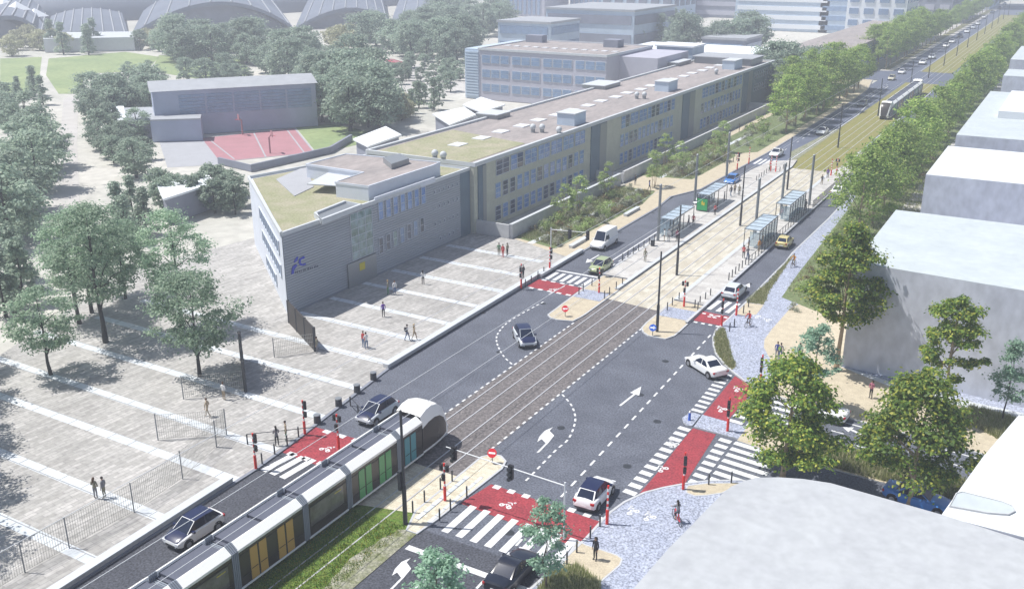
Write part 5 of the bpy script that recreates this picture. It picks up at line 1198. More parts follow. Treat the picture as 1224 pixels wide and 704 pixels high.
PE = [
 (115, 596, .3, 'talk', 'cl_khaki', 'cl_grey', 'hair_brown', 'woman in brown with hand on hip beside a man, near the long mesh fence', True),
 (125.5, 595, 1.9, 'stand', 'cl_grey', 'cl_khaki', 'hair_dark', 'man in grey facing the woman, near the long mesh fence', False),
 (268, 478, 0, 'talk', 'cl_white', 'cl_tan', 'hair_brown', 'person in white shirt standing before the lone dark panel', False),
 (249, 498, 2, 'walk', 'cl_tan', 'cl_tan', 'hair_brown', 'faint beige figure above the corner of the wire mesh fence', False),
 (331.5, 533, 1, 'bend', 'cl_grey', 'cl_black', 'hair_dark', 'woman in dark clothes at the plaza kerb by the red crossing', True),
 (342.5, 526, 2.4, 'stand', 'cl_tan', 'cl_green', 'hair_dark', 'person in pale jacket and green trousers at the plaza kerb', False),
 (379.5, 422, 2, 'stand', 'cl_khaki', 'cl_grey', 'hair_dark', 'person in olive at the outer end of the dark brown panel wall', False),
 (434.8, 415, 3, 'stand', 'cl_red', 'cl_denim', 'hair_brown', 'person in red standing behind one in white on the plaza', False),
 (438.5, 417, 1.2, 'bend', 'cl_white', 'cl_denim', 'hair_dark', 'person in white top with jeans beside the one in red', False),
 (486.8, 407, -.5, 'walk', 'cl_grey', 'cl_denim', 'hair_dark', 'walker in grey with backpack beside a woman in beige', False),
 (495.3, 406.5, -.5, 'walk', 'cl_tan', 'cl_tan', 'hair_blond', 'blond woman in beige walking by the long curved bench', True),
 (458.5, 379, 1, 'stand', 'cl_purple', 'cl_black', 'hair_dark', 'person in purple standing alone on a pale paving stripe', False),
 (464, 352, 2, 'stand', 'cl_khaki', 'cl_green', 'hair_blond', 'person in khaki nearest the slatted wall beside one in white', False),
 (472, 352.5, -2, 'stand', 'cl_white', 'cl_denim', 'hair_brown', 'person in white nearest the slatted wall', False),
 (505.8, 340, .5, 'talk', 'cl_white', 'cl_black', 'hair_dark', 'woman in white top and black trousers alone before the windows', True),
 (596.5, 306, .5, 'stand', 'cl_green', 'cl_khaki', 'hair_dark', 'person in green, left of three by the garden wall end', False),
 (601.2, 307.5, 3, 'stand', 'cl_red', 'cl_red', 'hair_brown', 'person in red, middle of three by the garden wall end', False),
 (606.5, 306, 1.5, 'stand', 'cl_khaki', 'cl_black', 'hair_dark', 'person in dark brown, right of three by the garden wall end', False),
 (625.5, 333, 1.5, 'stand', 'cl_black', 'cl_black', 'hair_dark', 'person in black at the far plaza kerb beside the striped post', False),
 (711.5, 669, 2.8, 'stand', 'cl_black', 'cl_black', 'hair_dark', 'woman in black with long hair on the bottom sand corner', True),
 (1040.5, 476, 2.6, 'talk', 'cl_pink', 'cl_black', 'hair_dark', 'person in pink top alone on the sand before the biggest block', True),
 (928.2, 428.5, .2, 'walk', 'cl_blue', 'cl_grey', 'hair_brown', 'man in blue jacket walking on the sand by the granite path', False),
 (932.2, 430, .2, 'walk', 'cl_grey', 'cl_denim', 'hair_dark', 'shorter grey dressed person next to the man in blue jacket', False),
 (955, 430, .2, 'stand', 'cl_black', 'cl_black', 'hair_dark', 'dark figure showing above the leaves of the big near tree', False),
 (1155.5, 167.5, 3, 'walk', 'cl_black', 'cl_grey', 'hair_dark', 'left of two dark figures on the stepping path by the third block', False),
 (1160.5, 167, 3, 'walk', 'cl_grey', 'cl_black', 'hair_dark', 'right of two dark figures on the stepping path by the third block', False),
 (1205.5, 70, 3, 'walk', 'cl_black', 'cl_black', 'hair_dark', 'dark figure far up the stepping path at the right edge', False),
 (759.3, 221.5, 1, 'stand', 'cl_black', 'cl_grey', 'hair_dark', 'dark figure under the slender trees between the garden beds', False),
 (776, 228, -1, 'walk', 'cl_blue', 'cl_black', 'hair_dark', 'woman in blue walking between the two garden beds', True),
 (883.5, 158, 2, 'stand', 'cl_black', 'cl_black', 'hair_dark', 'dark figure by the end of the farther garden wall', False)]
for p in PE: person(*p[:8], long_=p[8], bag='cl_black' if 'backpack' in p[7] else None)
for p in [(771, 313, 3, 'stand', 'cl_khaki', 'cl_khaki', 'hair_brown', 'person in camouflage colours alone on the left platform'),
 (794, 288.5, 2, 'stand', 'cl_white', 'cl_tan', 'hair_dark', 'left one of the pair in white at the first left shelter'), (799, 288.5, 3, 'stand', 'cl_white', 'cl_grey', 'hair_brown', 'right one of the pair in white at the first left shelter'),
 (809, 288.5, 1, 'stand', 'cl_pink', 'cl_black', 'hair_dark', 'person in pink behind the mast at the first left shelter'), (823, 271.5, 2, 'walk', 'cl_black', 'cl_grey', 'hair_dark', 'dark dressed waiting person at the far end of the first left shelter'),
 (828.5, 270, 0, 'stand', 'cl_red', 'cl_black', 'hair_dark', 'person in dark red at the far end of the first left shelter'), (854.5, 257.5, 1, 'stand', 'cl_red', 'cl_black', 'hair_dark', 'tall person in rust red in front of the green poster shelter'),
 (857.5, 250, 2, 'stand', 'cl_black', 'cl_black', 'hair_brown', 'person in black in front of the green poster shelter'), (865.5, 242.5, 2, 'stand', 'cl_grey', 'cl_black', 'hair_dark', 'person in grey at the middle of the green poster shelter'),
 (873.5, 235, 1, 'walk', 'cl_black', 'cl_denim', 'hair_dark', 'walker in black past the green poster shelter'), (878, 232, 1, 'stand', 'cl_tan', 'cl_black', 'hair_dark', 'person in beige past the green poster shelter'), (883.3, 234, 3, 'stand', 'cl_khaki', 'cl_black', 'hair_dark', 'last standing person on the far half of the left platform'),
 (894.5, 299, 2, 'stand', 'cl_black', 'cl_khaki', 'hair_dark', 'person in black before the grey post of the first right shelter'), (888.5, 309, 0, 'stand', 'cl_red', 'cl_black', 'hair_dark', 'person in coral top on the right platform'), (893.5, 310.5, 1, 'bend', 'cl_grey', 'cl_denim', 'hair_dark', 'stooping grey person next to the coral top one'),
 (907, 301, 1, 'stand', 'cl_orange', 'cl_tan', 'hair_brown', 'person in orange inside the first right shelter'), (911, 297, 2, 'stand', 'cl_tan', 'cl_grey', 'hair_blond', 'blond person in beige inside the first right shelter'),
 (934.5, 261.5, 1, 'stand', 'cl_red', 'cl_black', 'hair_dark', 'person in red between the two right shelters'), (938.5, 258, 1, 'stand', 'cl_grey', 'cl_black', 'hair_dark', 'person in grey between the two right shelters'), (962.5, 252, 1, 'stand', 'cl_grey', 'cl_black', 'hair_dark', 'dark figure at the far end of the second right shelter'),
 (982, 221.5, .3, 'talk', 'cl_black', 'cl_tan', 'hair_dark', 'person in black shirt and pale trousers walking off the platform end'), (989, 213, .3, 'stand', 'cl_purple', 'cl_black', 'hair_dark', 'person in purple at the far platform end'), (920, 203, 2, 'stand', 'cl_red', 'cl_green', 'hair_dark', 'person in red and green at the far tip of the left platform')]:
    person(*p, z=.26)
# ---- cyclists
def bicycle(px, py, rz, paint, label, z=.1):
    x, y = G(px, py, z); t = thing('bicycle', label, 'bicycle', (x, y, z), rz)
    for yw in (-.52, .55):
        w_ = MB(); n = 20
        for i in range(n): a0, a1 = 2*pi*i/n, 2*pi*(i+1)/n; w_.tube((0, yw+.33*cos(a0), .35+.33*sin(a0)), (0, yw+.33*cos(a1), .35+.33*sin(a1)), .022, .022, 'rubber', 5)
        for i in range(6): a0 = pi*i/6; w_.tube((0, yw+.33*cos(a0), .35+.33*sin(a0)), (0, yw-.33*cos(a0), .35-.33*sin(a0)), .004, .004, 'metal_grey', 3)
        w_.build('wheel', t)
    f = MB(); A, B, C_, D_ = (0, -.52, .35), (0, -.05, .3), (0, -.18, .82), (0, .42, .85)
    for a, b in ((A, B), (A, C_), (B, C_), (C_, D_), (B, D_), (D_, (0, .55, .35))): f.tube(a, b, .022, .022, paint)
    f.build('frame', t); MB().ball((0, -.2, .88), .12, 'black', 8, 5, (.6, 1.1, .3)).build('saddle', t); MB().path([(-.26, .5, 1.02), (0, .42, .98), (.26, .5, 1.02)], .018, 'metal_dark').tube((0, .42, .85), (0, .42, .98), .02, .02, 'metal_dark').build('handlebar', t)
    MB().tube((-.12, -.05, .3), (.12, -.05, .3), .015, .015, 'metal_dark').box(.1, .2, -.1, 0, .28, .31, 'metal_dark').box(-.2, -.1, -.1, 0, .28, .31, 'metal_dark').build('pedals', t); return (x, y)
for px, py, rz, pt, top, leg, hr, l1, l2, lg in [(809, 624, .75, 'sign_red', 'cl_grey', 'cl_black', 'hair_dark', 'red bicycle ridden across the granite corner at the bottom right', 'cyclist in grey top and black skirt riding the red bicycle', True),
   (894.5, 390, 3.0, 'metal_dark', 'cl_red', 'cl_grey', 'hair_dark', 'dark bicycle ridden down the granite path past the small red crossing', 'cyclist in red riding down the granite path', False),
   (948, 319, 3.0, 'metal_dark', 'cl_orange', 'cl_khaki', 'hair_brown', 'dark bicycle farther up the granite path beside the dry verge', 'cyclist in rust orange farther up the granite path', False)]:
    x, y = bicycle(px, py, rz, pt, l1); c_, s_ = cos(rz), sin(rz); person(0, 0, rz, 'bike', top, leg, hr, l2, lg, xy=(x-(-.22)*s_, y+(-.22)*c_))

# ================================================================ TREES
def crownmesh(seed, R, z0, z1, nclump, nleaf, leaf, mn, shape='round', flat=.55, cr=.28):
    rg = random.Random(seed); cl = []; Hc = (z1-z0)/2; zc = (z0+z1)/2
    while len(cl) < nclump:
        u = rg.uniform(-1, 1); a = rg.uniform(0, 2*pi); rr_ = rg.uniform(.35, 1)**.5
        prof = math.sqrt(max(0, 1-abs(u)**2.2))
        if shape == 'cone': prof = (1-u)/2*.95+.08
        if shape == 'oval': prof = math.sqrt(max(0, 1-abs(u)**2.6))*(1-.42*u)
        q = R*prof*rr_*rg.uniform(.7, 1.12)
        cl.append((q*cos(a), q*sin(a), zc+u*Hc*.92, R*cr*rg.uniform(.45, 1.2)))
    vs, fs = [], []
    per = nleaf//nclump
    for cx_, cy_, cz_, cr_ in cl:
        for _ in range(int(per*rg.uniform(.6, 1.4))):
            a = rg.uniform(0, 2*pi); w_ = rg.uniform(-.8, 1); r_ = cr_*abs(rg.gauss(.85, .36)); k = math.sqrt(max(0, 1-w_*w_))
            p = Vector((cx_+r_*k*cos(a), cy_+r_*k*sin(a), cz_+r_*w_*flat))
            n = Vector((k*cos(a), k*sin(a), w_+1.15)).normalized()+Vector((rg.gauss(0, .4), rg.gauss(0, .4), rg.gauss(0, .4))); n.normalize()
            t1 = n.orthogonal().normalized(); t2 = n.cross(t1); th = rg.uniform(0, 2*pi); d1 = t1*cos(th)+t2*sin(th); d2 = n.cross(d1); L = leaf*rg.uniform(.6, 1.3)
            o = len(vs); vs += [p-d1*L*.5, p+d2*L*.36+d1*.08*L, p+d1*L*.55+n*L*.08, p-d2*L*.36+d1*.05*L]; fs.append((o, o+1, o+2, o+3))
    me = bpy.data.meshes.new('crown'); me.from_pydata([tuple(v) for v in vs], [], fs); me.materials.append(M(mn)); me.update(); return me, cl
def treeproto(seed, Ht, R, z0, nclump, nleaf, leaf, mn, bark='bark', r0=.2, shape='round', limbs=9, name='tree', multi=1, flat=.55, cr=.28):
    cm_, cl = crownmesh(seed, R, z0, Ht, nclump, nleaf, leaf, mn, shape, flat, cr); rg = random.Random(seed+99)
    t = thing(name, 'tree', 'tree'); tb = MB()
    for k in range(multi):
        ox, oy = (0, 0) if multi == 1 else (rg.uniform(-.3, .3), rg.uniform(-.3, .3)); p = Vector((ox, oy, -.1)); top = Vector((ox*3+rg.uniform(-.3, .3), oy*3+rg.uniform(-.3, .3), Ht*.86)); n = 5; prev = p
        for i in range(1, n+1):
            q = p.lerp(top, i/n)+Vector((rg.gauss(0, .06), rg.gauss(0, .06), 0))*(1 if i < n else 0); tb.tube(prev, q, r0*(1-.82*(i-1)/n)*(1.25 if i == 1 else 1), r0*(1-.82*i/n), bark, 8, cap=False); prev = q
    for c_ in rg.sample(cl, min(limbs, len(cl))):
        zz = max(z0*.8, c_[2]-rg.uniform(.8, 2.2)*R*.35); f = zz/(Ht*.86); a = Vector((0, 0, zz)); mid = a.lerp(Vector(c_[:3]), .5)+Vector((0, 0, .12*R)); rl = r0*(1-.8*min(1, f))*.55
        tb.tube(a, mid, rl, rl*.6, bark, 5, cap=False); tb.tube(mid, c_[:3], rl*.6, rl*.2, bark, 5, cap=False)
    tb.build('trunk', t); link('crown', cm_, t); return Proto(t)
# big near trees on the right: own crowns
def setT(p, px, py, rz, label, group=None, s=None, z=.1, name=None):
    x, y = G(px, py, z); o = p.put((x, y, z-.02), rz, label, group, s); return o
PL = [treeproto(11, 10.0, 3.3, 1.6, 95, 17000, .27, 'leaf_plane', 'bark_pale', .2, name='plane_tree', shape='oval'), treeproto(12, 10.2, 3.4, 2.6, 95, 17000, .27, 'leaf_plane', 'bark_pale', .2, name='plane_tree', shape='oval'),
      treeproto(13, 11.2, 2.4, 3.6, 60, 9500, .27, 'leaf_plane', 'bark_pale', .18, name='plane_tree', shape='oval', limbs=14), treeproto(14, 14.2, 3.0, 4.6, 90, 16000, .29, 'leaf_plane', 'bark_pale', .24, name='plane_tree', shape='oval', limbs=14)]
setT(PL[0], 935, 573, 0, 'big leafy plane tree covering the end of the zebra crossing', 'near plane trees')
setT(PL[1], 1085, 606, 1, 'big leafy plane tree standing over the bright blue car', 'near plane trees', z=0)
setT(PL[2], 1125, 500, 2, 'slender open crowned plane tree before the wall of the biggest block', 'near plane trees')
setT(PL[3], 999, 443, 3, 'tall plane tree with bare pale trunk at the left corner of the biggest block', 'near plane trees')
YG = [treeproto(21, 6.2, 1.25, 1.5, 50, 3800, .17, 'leaf_young', 'bark', .07, shape='oval', name='young_tree', cr=.34), treeproto(22, 7.4, 1.6, 2.4, 48, 3800, .2, 'leaf_young', 'bark_dark', .08, shape='cone', name='young_tree', cr=.34)]
setT(YG[0], 652, 706, 0, 'slim grey green young tree beside the dark navy saloon at the bottom', 'young trees', 1.08)
setT(YG[0], 522, 762, 1, 'grey green young tree crown rising over the bottom edge of the view', 'young trees', (1.35, 1.35, .95))
setT(YG[1], 1197.5, 505, 2, 'slim pale green young tree in the grass bed at the right edge', 'young trees')
setT(YG[0], 969, 490, 3, 'pale blue green young tree just behind the big near plane tree', 'young trees', (1.4, 1.4, 1.3))
PZ = [treeproto(31, 8.6, 3.2, 2.6, 60, 7500, .23, 'leaf_plaza', 'bark_dark', .16, name='plaza_tree', cr=.3, flat=.4), treeproto(32, 14, 4.2, 4.2, 95, 12500, .25, 'leaf_plaza', 'bark_dark', .24, name='plaza_tree', cr=.27, flat=.4), treeproto(33, 10.4, 3.9, 2.4, 80, 10500, .24, 'leaf_plaza', 'bark_dark', .17, name='plaza_tree', cr=.28, flat=.42)]
for p, px, py, rz, lb, s in [(0, 61, 447.7, 0, 'small leaning tree standing farthest left on the plaza', 1.0), (1, 126.4, 409.4, 1, 'tallest plaza tree with a bare straight dark trunk', 1.02), (2, 239, 449.5, 0, 'rounded plaza tree with low crown, nearest the mesh fence corner', 1.0),
                             (1, 95, 387, 2.2, 'left one of two trees growing close behind the tallest plaza tree', .86), (1, 110, 374, 3, 'right one of two trees growing close behind the tallest plaza tree', .84), (1, 218, 392, 4, 'broad tree behind the rounded plaza tree, before the hedge', .9), (2, 150, 357, 2, 'plaza tree partly hidden behind the tallest one, at the rear', .9)]:
    setT(PZ[p], px, py, rz, lb, 'plaza trees', s)
for i, (x, y) in enumerate(((-62.5, 25.5), (-69, 29.5), (-75.5, 34), (-82, 38.5), (-88.5, 43))): PZ[1].put((x, y, .08), i*1.3, f'{nth(i+1)} unseen tree from the right, added past the left edge to shade the plaza', 'plaza trees', 1.0)  # unseen trees added beyond the view to throw soft dappled shade on the plaza
# avenue rows
RW = [treeproto(40+i, 10.5+i*.5, 3.3+.2*i, 3.0, 56, 5400, .36, 'leaf_row', 'bark_pale', .18, name='avenue_tree', shape='oval', limbs=6, cr=.34) for i in range(4)]
ra_ = random.Random(9)
def row(x, y0, y1, st, lab, s0=.95, jit=1.0):
    k = 0; y = y0
    while y < y1:
        k += 1; RW[ra_.randrange(4)].put((x+ra_.uniform(-.5, .5), y+ra_.uniform(-jit, jit), .08), ra_.uniform(0, 6), f'{nth(k)} tree from the front {lab}', 'avenue trees', s0*ra_.uniform(.88, 1.12)); y += st
row(-21.8, 130, 560, 9.0, 'in the row right of the tram road', 1.04); row(-21.6, 260, 430, 13, 'in the row beside the stepping path', .8)
row(-52.0, 206, 285, 8.5, 'in the row left of the avenue before the junction', 1.12); row(-59.5, 236, 290, 10, 'in the outer left row before the junction', 1.15)
row(-54.5, 336, 470, 11, 'in the left row beyond the junction', 1.15); row(-60, 340, 440, 12, 'in the outer left row beyond the junction', 1.1); row(-56, 480, 700, 14, 'in the distant left row along the avenue', .9)
# park trees
BG = [treeproto(60, 8.5, 4.2, 1.0, 70, 4200, .52, 'leaf_park', 'bark_dark', .3, name='park_tree', limbs=3, cr=.3), treeproto(61, 10, 5.0, 1.2, 76, 4800, .55, 'leaf_park', 'bark_dark', .35, name='park_tree', limbs=3, cr=.28),
      treeproto(62, 7, 2.9, .8, 40, 2200, .5, 'leaf_park', 'bark_dark', .2, name='park_tree', limbs=2, cr=.34)]
CN = [treeproto(65, 8.5, 2.2, .4, 44, 2600, .42, 'leaf_park', 'bark_dark', .2, name='conifer', shape='cone', limbs=2, cr=.34)]
PB = [treeproto(67, 6, 3.3, .6, 40, 2200, .5, 'leaf_pale', 'bark', .2, name='blossoming_tree', limbs=2, cr=.34)]
placed = []
def inside(p, poly):
    x, y = p; c = False; j = len(poly)-1
    for i in range(len(poly)):
        xi, yi = poly[i]; xj, yj = poly[j]
        if (yi > y) != (yj > y) and x < (xj-xi)*(y-yi)/(yj-yi)+xi: c = not c
        j = i
    return c
def wood(poly, n, protos, lab, s=(.8, 1.2), dmin=5.5, seed=1):
    rg = random.Random(seed); xs = [p[0] for p in poly]; ys = [p[1] for p in poly]; got = []; tries = 0
    while len(got) < n and tries < 4000:
        tries += 1; p = (rg.uniform(min(xs), max(xs)), rg.uniform(min(ys), max(ys)))
        if not inside(p, poly): continue
        g = G(*p); 
        if any(hypot(g[0]-q[0], g[1]-q[1]) < dmin for q in placed): continue
        placed.append(g); got.append((p, g))
    got.sort(key=lambda q: q[0][0])
    for i, (p, g) in enumerate(got): protos[rg.randrange(len(protos))].put((g[0], g[1], -.12), rg.uniform(0, 6), f'{nth(i+1)} {lab}', 'trees of the park', rg.uniform(*s))
B3 = BG
wood([(40, 140), (56, 150), (48, 270), (0, 300), (0, 265), (20, 200), (30, 150)], 8, B3[:1], 'tree from the left in the dense clump left of the pale park path', (.9, 1.25), 5, 1)
wood([(0, 140), (20, 140), (10, 230), (0, 250)], 4, B3, 'tree from the left in the open clump at the left edge', (.6, .9), 5, 2)
wood([(10, 112), (60, 112), (55, 135), (10, 140)], 6, CN, 'pointed conifer from the left below the lawns', (.7, 1.0), 4, 3)
wood([(116, 150), (128, 150), (150, 160), (176, 170), (180, 200), (150, 222), (116, 210)], 12, [BG[2], BG[0]], 'tree from the left in the clump between park path and sports hall', (.6, .9), 4.2, 4)
wood([(112, 128), (180, 115), (182, 122), (186, 135), (110, 146)], 14, B3, 'tree from the left in the belt behind the sports hall shed', (.7, 1.05), 4.5, 5)
wood([(150, 92), (300, 85), (300, 100), (160, 108)], 15, B3, 'small tree from the left in the line behind the sports hall', (.5, .75), 4, 6)
wood([(205, 64), (305, 62), (320, 76), (215, 78)], 14, B3[:2], 'tree from the left in the dark grove before the arena arch', (1.1, 1.5), 8, 7)
wood([(305, 66), (370, 66), (440, 100), (460, 146), (385, 152), (380, 110), (310, 94)], 26, B3[:2], 'tree from the left in the great wood right of the sports hall', (.95, 1.35), 6, 8)
wood([(375, 140), (462, 138), (455, 158), (400, 158)], 6, B3[:2], 'tree from the left along the near edge of the great wood', (1.0, 1.2), 6, 9)
wood([(420, 48), (560, 42), (575, 72), (520, 80), (430, 66)], 26, B3, 'tree from the left in the wood beyond the car park', (1.1, 1.5), 8, 10)
wood([(520, 20), (612, 26), (600, 48), (560, 50), (520, 40)], 14, B3[:2], 'tree from the left in the hazy wood below the fin towers', (1.2, 1.7), 9, 11)
wood([(440, 80), (572, 82), (572, 96), (480, 106), (450, 92)], 26, [BG[2]], 'small tree from the left planted in the car park', (.45, .75), 4, 12)
wood([(480, 125), (556, 105), (560, 116), (530, 130), (490, 140)], 7, [BG[2], CN[0]], 'tree from the left between car park and white pavilions', (.6, .95), 4.5, 13)
wood([(458, 128), (482, 130), (495, 146), (475, 144)], 4, PB, 'pale tree from the left at the edge of the great wood', (.6, .9), 4, 14)
wood([(0, 58), (60, 56), (85, 62), (50, 66), (0, 68)], 6, PB, 'pale blossoming tree from the left before the arena', (1.0, 1.5), 7, 15)
wood([(62, 60), (115, 58), (118, 66), (65, 66)], 6, CN, 'dark conifer from the left before the arena entrance', (1.1, 1.5), 5, 16)
wood([(372, 50), (420, 52), (420, 66), (380, 60)], 5, PB, 'pale tree from the left below the arena, above the great wood', (1.1, 1.6), 7, 17)
wood([(160, 52), (205, 54), (205, 64), (165, 62)], 5, [BG[2], PB[0]], 'bushy tree from the left under the arena arch end', (1.0, 1.4), 6, 18)
wood([(188, 240), (290, 225), (290, 262), (200, 258)], 12, [BG[2]], 'dark hedge tree from the left beside the corner building end', (.6, .8), 3, 19)
wood([(132, 262), (180, 255), (180, 292), (140, 292)], 4, [CN[0]], 'pointed dark tree from the left behind the plaza trees', (.75, 1.0), 3.5, 20)
wood([(0, 330), (45, 330), (35, 395), (0, 400)], 4, [CN[0]], 'pointed grey tree from the left at the plaza edge', (.7, 1.0), 3, 21)
wood([(680, 44), (740, 40), (820, 44), (820, 58), (700, 56)], 20, CN, 'conifer from the left behind the school roof', (1.1, 1.5), 7, 22)
wood([(802, 60), (900, 58), (905, 63), (810, 66)], 9, BG[:2], 'broad tree from the left rising behind the far school roof', (1.15, 1.5), 6, 23)
wood([(920, 108), (975, 98), (990, 108), (940, 125)], 8, BG[:2], 'dark tree from the left beyond the end of the school building', (1.1, 1.45), 5.5, 24)
wood([(1165, 18), (1200, 8), (1195, 2), (1160, 10)], 6, BG, 'tree from the left at the vanishing end of the avenue', (1.0, 1.4), 9, 25)

# ---- garden planting
def shrubproto(seed, R, Hh, n, leaf, mn, name):
    me, _ = crownmesh(seed, R, .05, Hh, 9, n, leaf, mn, 'round', .8, .5); t = thing(name, 'shrub', 'shrub'); link('foliage', me, t)
    sb2 = MB(); rg = random.Random(seed)
    for k in range(5): a = rg.uniform(0, 6.28); sb2.tube((0, 0, -.02), (R*.5*cos(a), R*.5*sin(a), Hh*.7), .02, .01, 'bark', 4, cap=False)
    sb2.build('stem', t); return Proto(t)
SH = [shrubproto(70, .9, 1.0, 420, .17, 'leaf_garden', 'shrub'), shrubproto(71, .8, .8, 420, .15, 'leaf_grey', 'shrub'), shrubproto(72, .7, .7, 380, .14, 'leaf_rust', 'shrub'), shrubproto(73, 1.1, 1.4, 500, .17, 'leaf_row', 'shrub')]
sheet('garden_bed', [(-62.3, 108.6), (-55.2, 106.6), (-54.6, 125), (-54.4, 134), (-55.8, 142.5), (-62.3, 143.4)], .114, 'bed_soil'); sheet('garden_bed', [(-62.6, 152), (-53.6, 153.5), (-53.2, 176), (-62.6, 200)], .114, 'bed_soil'); 
S('garden_path', MB().strip([(-59.2, 107), (-58.4, 130), (-58.6, 143)], .9, .122, 'pale_slab').strip([(-58.9, 152), (-57.6, 200)], .9, .122, 'pale_slab'))
rg = random.Random(21)
SPOT = []
def shrubs(poly, n, lab, smin=1.1):
    xs = [p[0] for p in poly]; ys = [p[1] for p in poly]; got = []; tr = 0
    while len(got) < n and tr < 3000:
        tr += 1; p = (rg.uniform(min(xs), max(xs)), rg.uniform(min(ys), max(ys)))
        if inside(p, poly) and abs(p[0]+58.7) > .8 and all(hypot(p[0]-q[0], p[1]-q[1]) > smin for q in got): got.append(p)
    got.sort(key=lambda p: p[1])
    for i, p in enumerate(got):
        k = rg.randrange(3); SH[k].put((p[0], p[1], .11), rg.uniform(0, 6), f'{nth(i+1)} {["green", "grey green", "rusty"][k]} shrub from the front {lab}', 'garden shrubs', rg.uniform(.7, 1.35))
shrubs([(-62, 112), (-59.3, 110), (-59, 142), (-62, 142)], 20, 'by the wall in the near garden bed'); shrubs([(-58, 109), (-55.4, 108), (-55, 133), (-56.2, 141.5), (-58, 142)], 34, 'by the road in the near garden bed')
shrubs([(-62, 153), (-54, 154), (-54, 175), (-62, 195)], 36, 'in the farther garden bed'); shrubs([(-60, 183), (-51.5, 186), (-51.5, 250), (-60, 250)], 40, 'under the left avenue trees', 1.8)
shrubs([(-24, 112), (-20.5, 108), (-20.5, 200), (-26.5, 200), (-25.8, 140)], 50, 'along the verge right of the granite path', 1.6)
shrubs([(-21.5, 95), (-20.6, 101), (-15.6, 112), (-16, 125), (-23, 125), (-24.6, 106)], 16, 'by the corner of the biggest block', 1.6)
GT = [treeproto(80+i, 5.6+i*.5, 1.5, 1.3, 20, 1700, .24, 'leaf_garden', 'bark_pale', .05, shape='oval', name='garden_tree', multi=3, cr=.36) for i in range(2)]
for i, (x, y, lb) in enumerate([(-60.2, 119, 'slender pale garden tree against the wall nearest the plaza'), (-59.5, 122.5, 'slender garden tree right behind the one nearest the plaza'), (-60.8, 135, 'slender garden tree against the wall before its end'), (-57.3, 145.3, 'multi stemmed garden tree between the two beds'), (-57, 157, 'bushy garden tree at the front of the farther bed'), (-61.2, 160, 'garden tree by the farther wall'), (-55.5, 170, 'garden tree near the farthest striped posts'), (-56.5, 178, 'garden tree at the far end of the farther bed')]):
    GT[i % 2].put((x, y, .1), i, lb, 'slender garden trees', 1.0)
setT(SH[3], 905, 160, 0, 'wide olive bush beyond the end of the garden wall', 'garden shrubs', 2.4)
# grasses as stuff
def tufts(name, poly, n, h, seed=1, z=.1, mn='grass_blade', label=None, jit=.1):
    rg2 = random.Random(seed); xs = [p[0] for p in poly]; ys = [p[1] for p in poly]; vs, fs = [], []; c = 0
    while c < n:
        x, y = rg2.uniform(min(xs), max(xs)), rg2.uniform(min(ys), max(ys))
        if not inside((x, y), poly): continue
        c += 1
        for b_ in range(4):
            a = rg2.uniform(0, 6.28); L = h*rg2.uniform(.5, 1.1); w_ = .03+.02*h; ln = rg2.uniform(.1, .55)*L; o = len(vs); dx, dy = cos(a), sin(a); bx_, by_ = x+rg2.gauss(0, jit), y+rg2.gauss(0, jit)
            vs += [(bx_-dy*w_, by_+dx*w_, z), (bx_+dy*w_, by_-dx*w_, z), (bx_+dx*ln, by_+dy*ln, z+L)]; fs.append((o, o+1, o+2))
    me = bpy.data.meshes.new(name); me.from_pydata(vs, [], fs); me.materials.append(M(mn)); link(name, me, label=label, cat='grass', kind='stuff')
tufts('ornamental_grass', [(-15, 71.1), (5.5, 69.7), (5.5, 66.9), (-14.6, 67.7)], 3800, .55, 1, label='tall dry ornamental grass on the side street median')
tufts('ornamental_grass', GL([(640, 716), (655, 688), (690, 679), (716, 700), (712, 716)], .1), 1500, .6, 2, label='clump of ornamental grass on the bottom sand corner')
tufts('ornamental_grass', GL([(1150, 500), (1160, 488), (1215, 503), (1199, 528)], .1), 1500, .6, 3, label='ornamental grass under the young tree at the right edge')
tufts('garden_grass', [(-62, 109), (-55.4, 107.5), (-55, 133), (-56.2, 142), (-62, 142)], 3500, .45, 4, label='low ground planting of the near garden bed')
tufts('garden_grass', [(-62, 153), (-54, 154), (-53.6, 175), (-62, 198)], 2500, .45, 5, label='low ground planting of the farther garden bed')
tufts('track_grass', [(-41.8, 18), (-33.9, 18), (-34.3, 45), (-38.6, 44.8), (-41.8, 43.5)], 7000, .13, 6, z=.03, mn='track_blade', label='grass and small yellow flowers growing between the near rails')
tufts('dry_grass', GL([(857, 396), (864.3, 390.5), (868.6, 402.3), (873.3, 422), (879.3, 437.5), (875, 441.8), (867, 436), (857, 423.5), (854, 413), (853.6, 404)], .1)[::1], 900, .25, 7, label='dry grass on the curved verge by the white saloon')
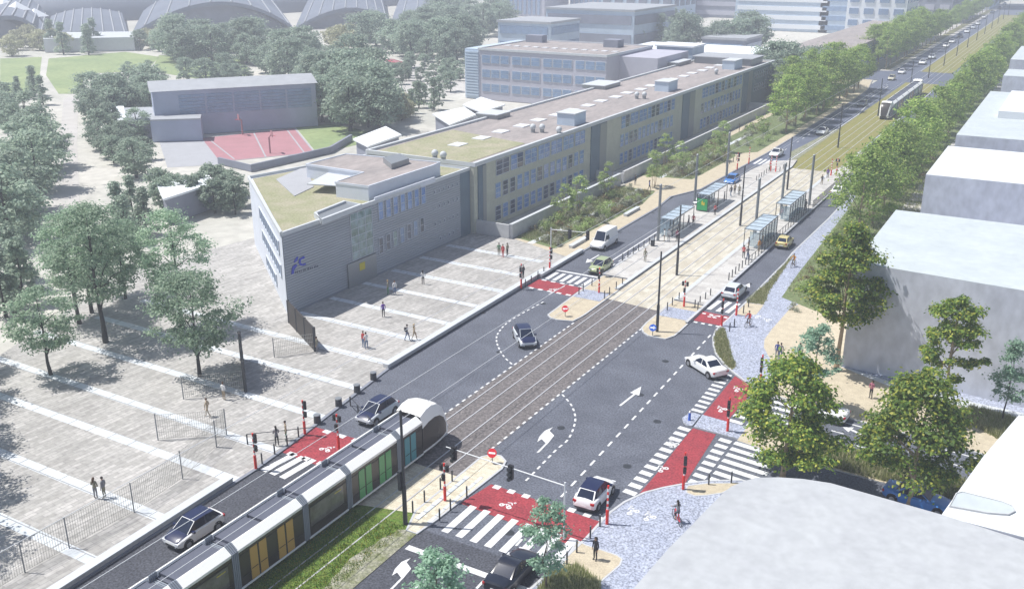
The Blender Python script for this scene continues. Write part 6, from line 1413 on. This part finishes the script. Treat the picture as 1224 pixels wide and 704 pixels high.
tufts('dry_grass', GL([(893.3, 358), (892.8, 361.6), (912.9, 364), (918.9, 347.7), (930.8, 330.7), (949.5, 303.4), (939.5, 314.5), (915.6, 340)], .1), 1100, .25, 8, label='dry grass on the verge beside the granite path')
tufts('verge_grass', [(-20.5, 101), (-14.9, 108), (-15.2, 200), (-26, 200), (-25.5, 130), (-24.8, 106)], 5000, .5, 9, label='low planting under the right avenue trees')

# ================================================================ LIGHT AND AIR
AZ, EL = radians(22), radians(62)
sd = bpy.data.lights.new('sun', 'SUN'); sd.energy = 5; sd.angle = radians(.5); sd.color = (1, .965, .91); so = bpy.data.objects.new('sun', sd); COL.objects.link(so)
d = Vector((cos(AZ)*cos(EL), sin(AZ)*cos(EL), -sin(EL))); so.rotation_euler = d.to_track_quat('-Z', 'Y').to_euler(); so.location = (-100, -60, 200)
wd = bpy.data.worlds.new('World'); sc.world = wd; wd.use_nodes = True; t = wd.node_tree
sk_ = t.nodes.new('ShaderNodeTexSky'); sk_.sky_type = 'NISHITA'; sk_.sun_disc = False; sk_.sun_elevation = EL; sk_.sun_rotation = atan2(-cos(AZ), -sin(AZ)); sk_.altitude = 200
hs = t.nodes.new('ShaderNodeHueSaturation'); hs.inputs['Saturation'].default_value = .8; t.links.new(sk_.outputs[0], hs.inputs['Color']); t.links.new(hs.outputs[0], t.nodes['Background'].inputs[0]); t.nodes['Background'].inputs[1].default_value = SKY
sc.view_settings.view_transform = 'Standard'; sc.view_settings.look = 'None'; sc.view_settings.exposure = EXPO; sc.view_settings.gamma = 1
if HAZE:
    m, t, b = nt('haze'); t.nodes.remove(b); v = t.nodes.new('ShaderNodeVolumePrincipled'); v.inputs['Color'].default_value = (.84, .88, 1, 1); v.inputs['Density'].default_value = HAZE; v.inputs['Anisotropy'].default_value = .2
    t.links.new(v.outputs[0], t.nodes['Material Output'].inputs['Volume'])
    hz = MB().box(-1450, 850, -150, 2500, -1.2, 60, 'haze').build('haze', kind='stuff')
sc.cycles.max_bounces = 6; sc.cycles.diffuse_bounces = 3; sc.cycles.glossy_bounces = 2; sc.cycles.transparent_max_bounces = 8; sc.cycles.volume_bounces = 1
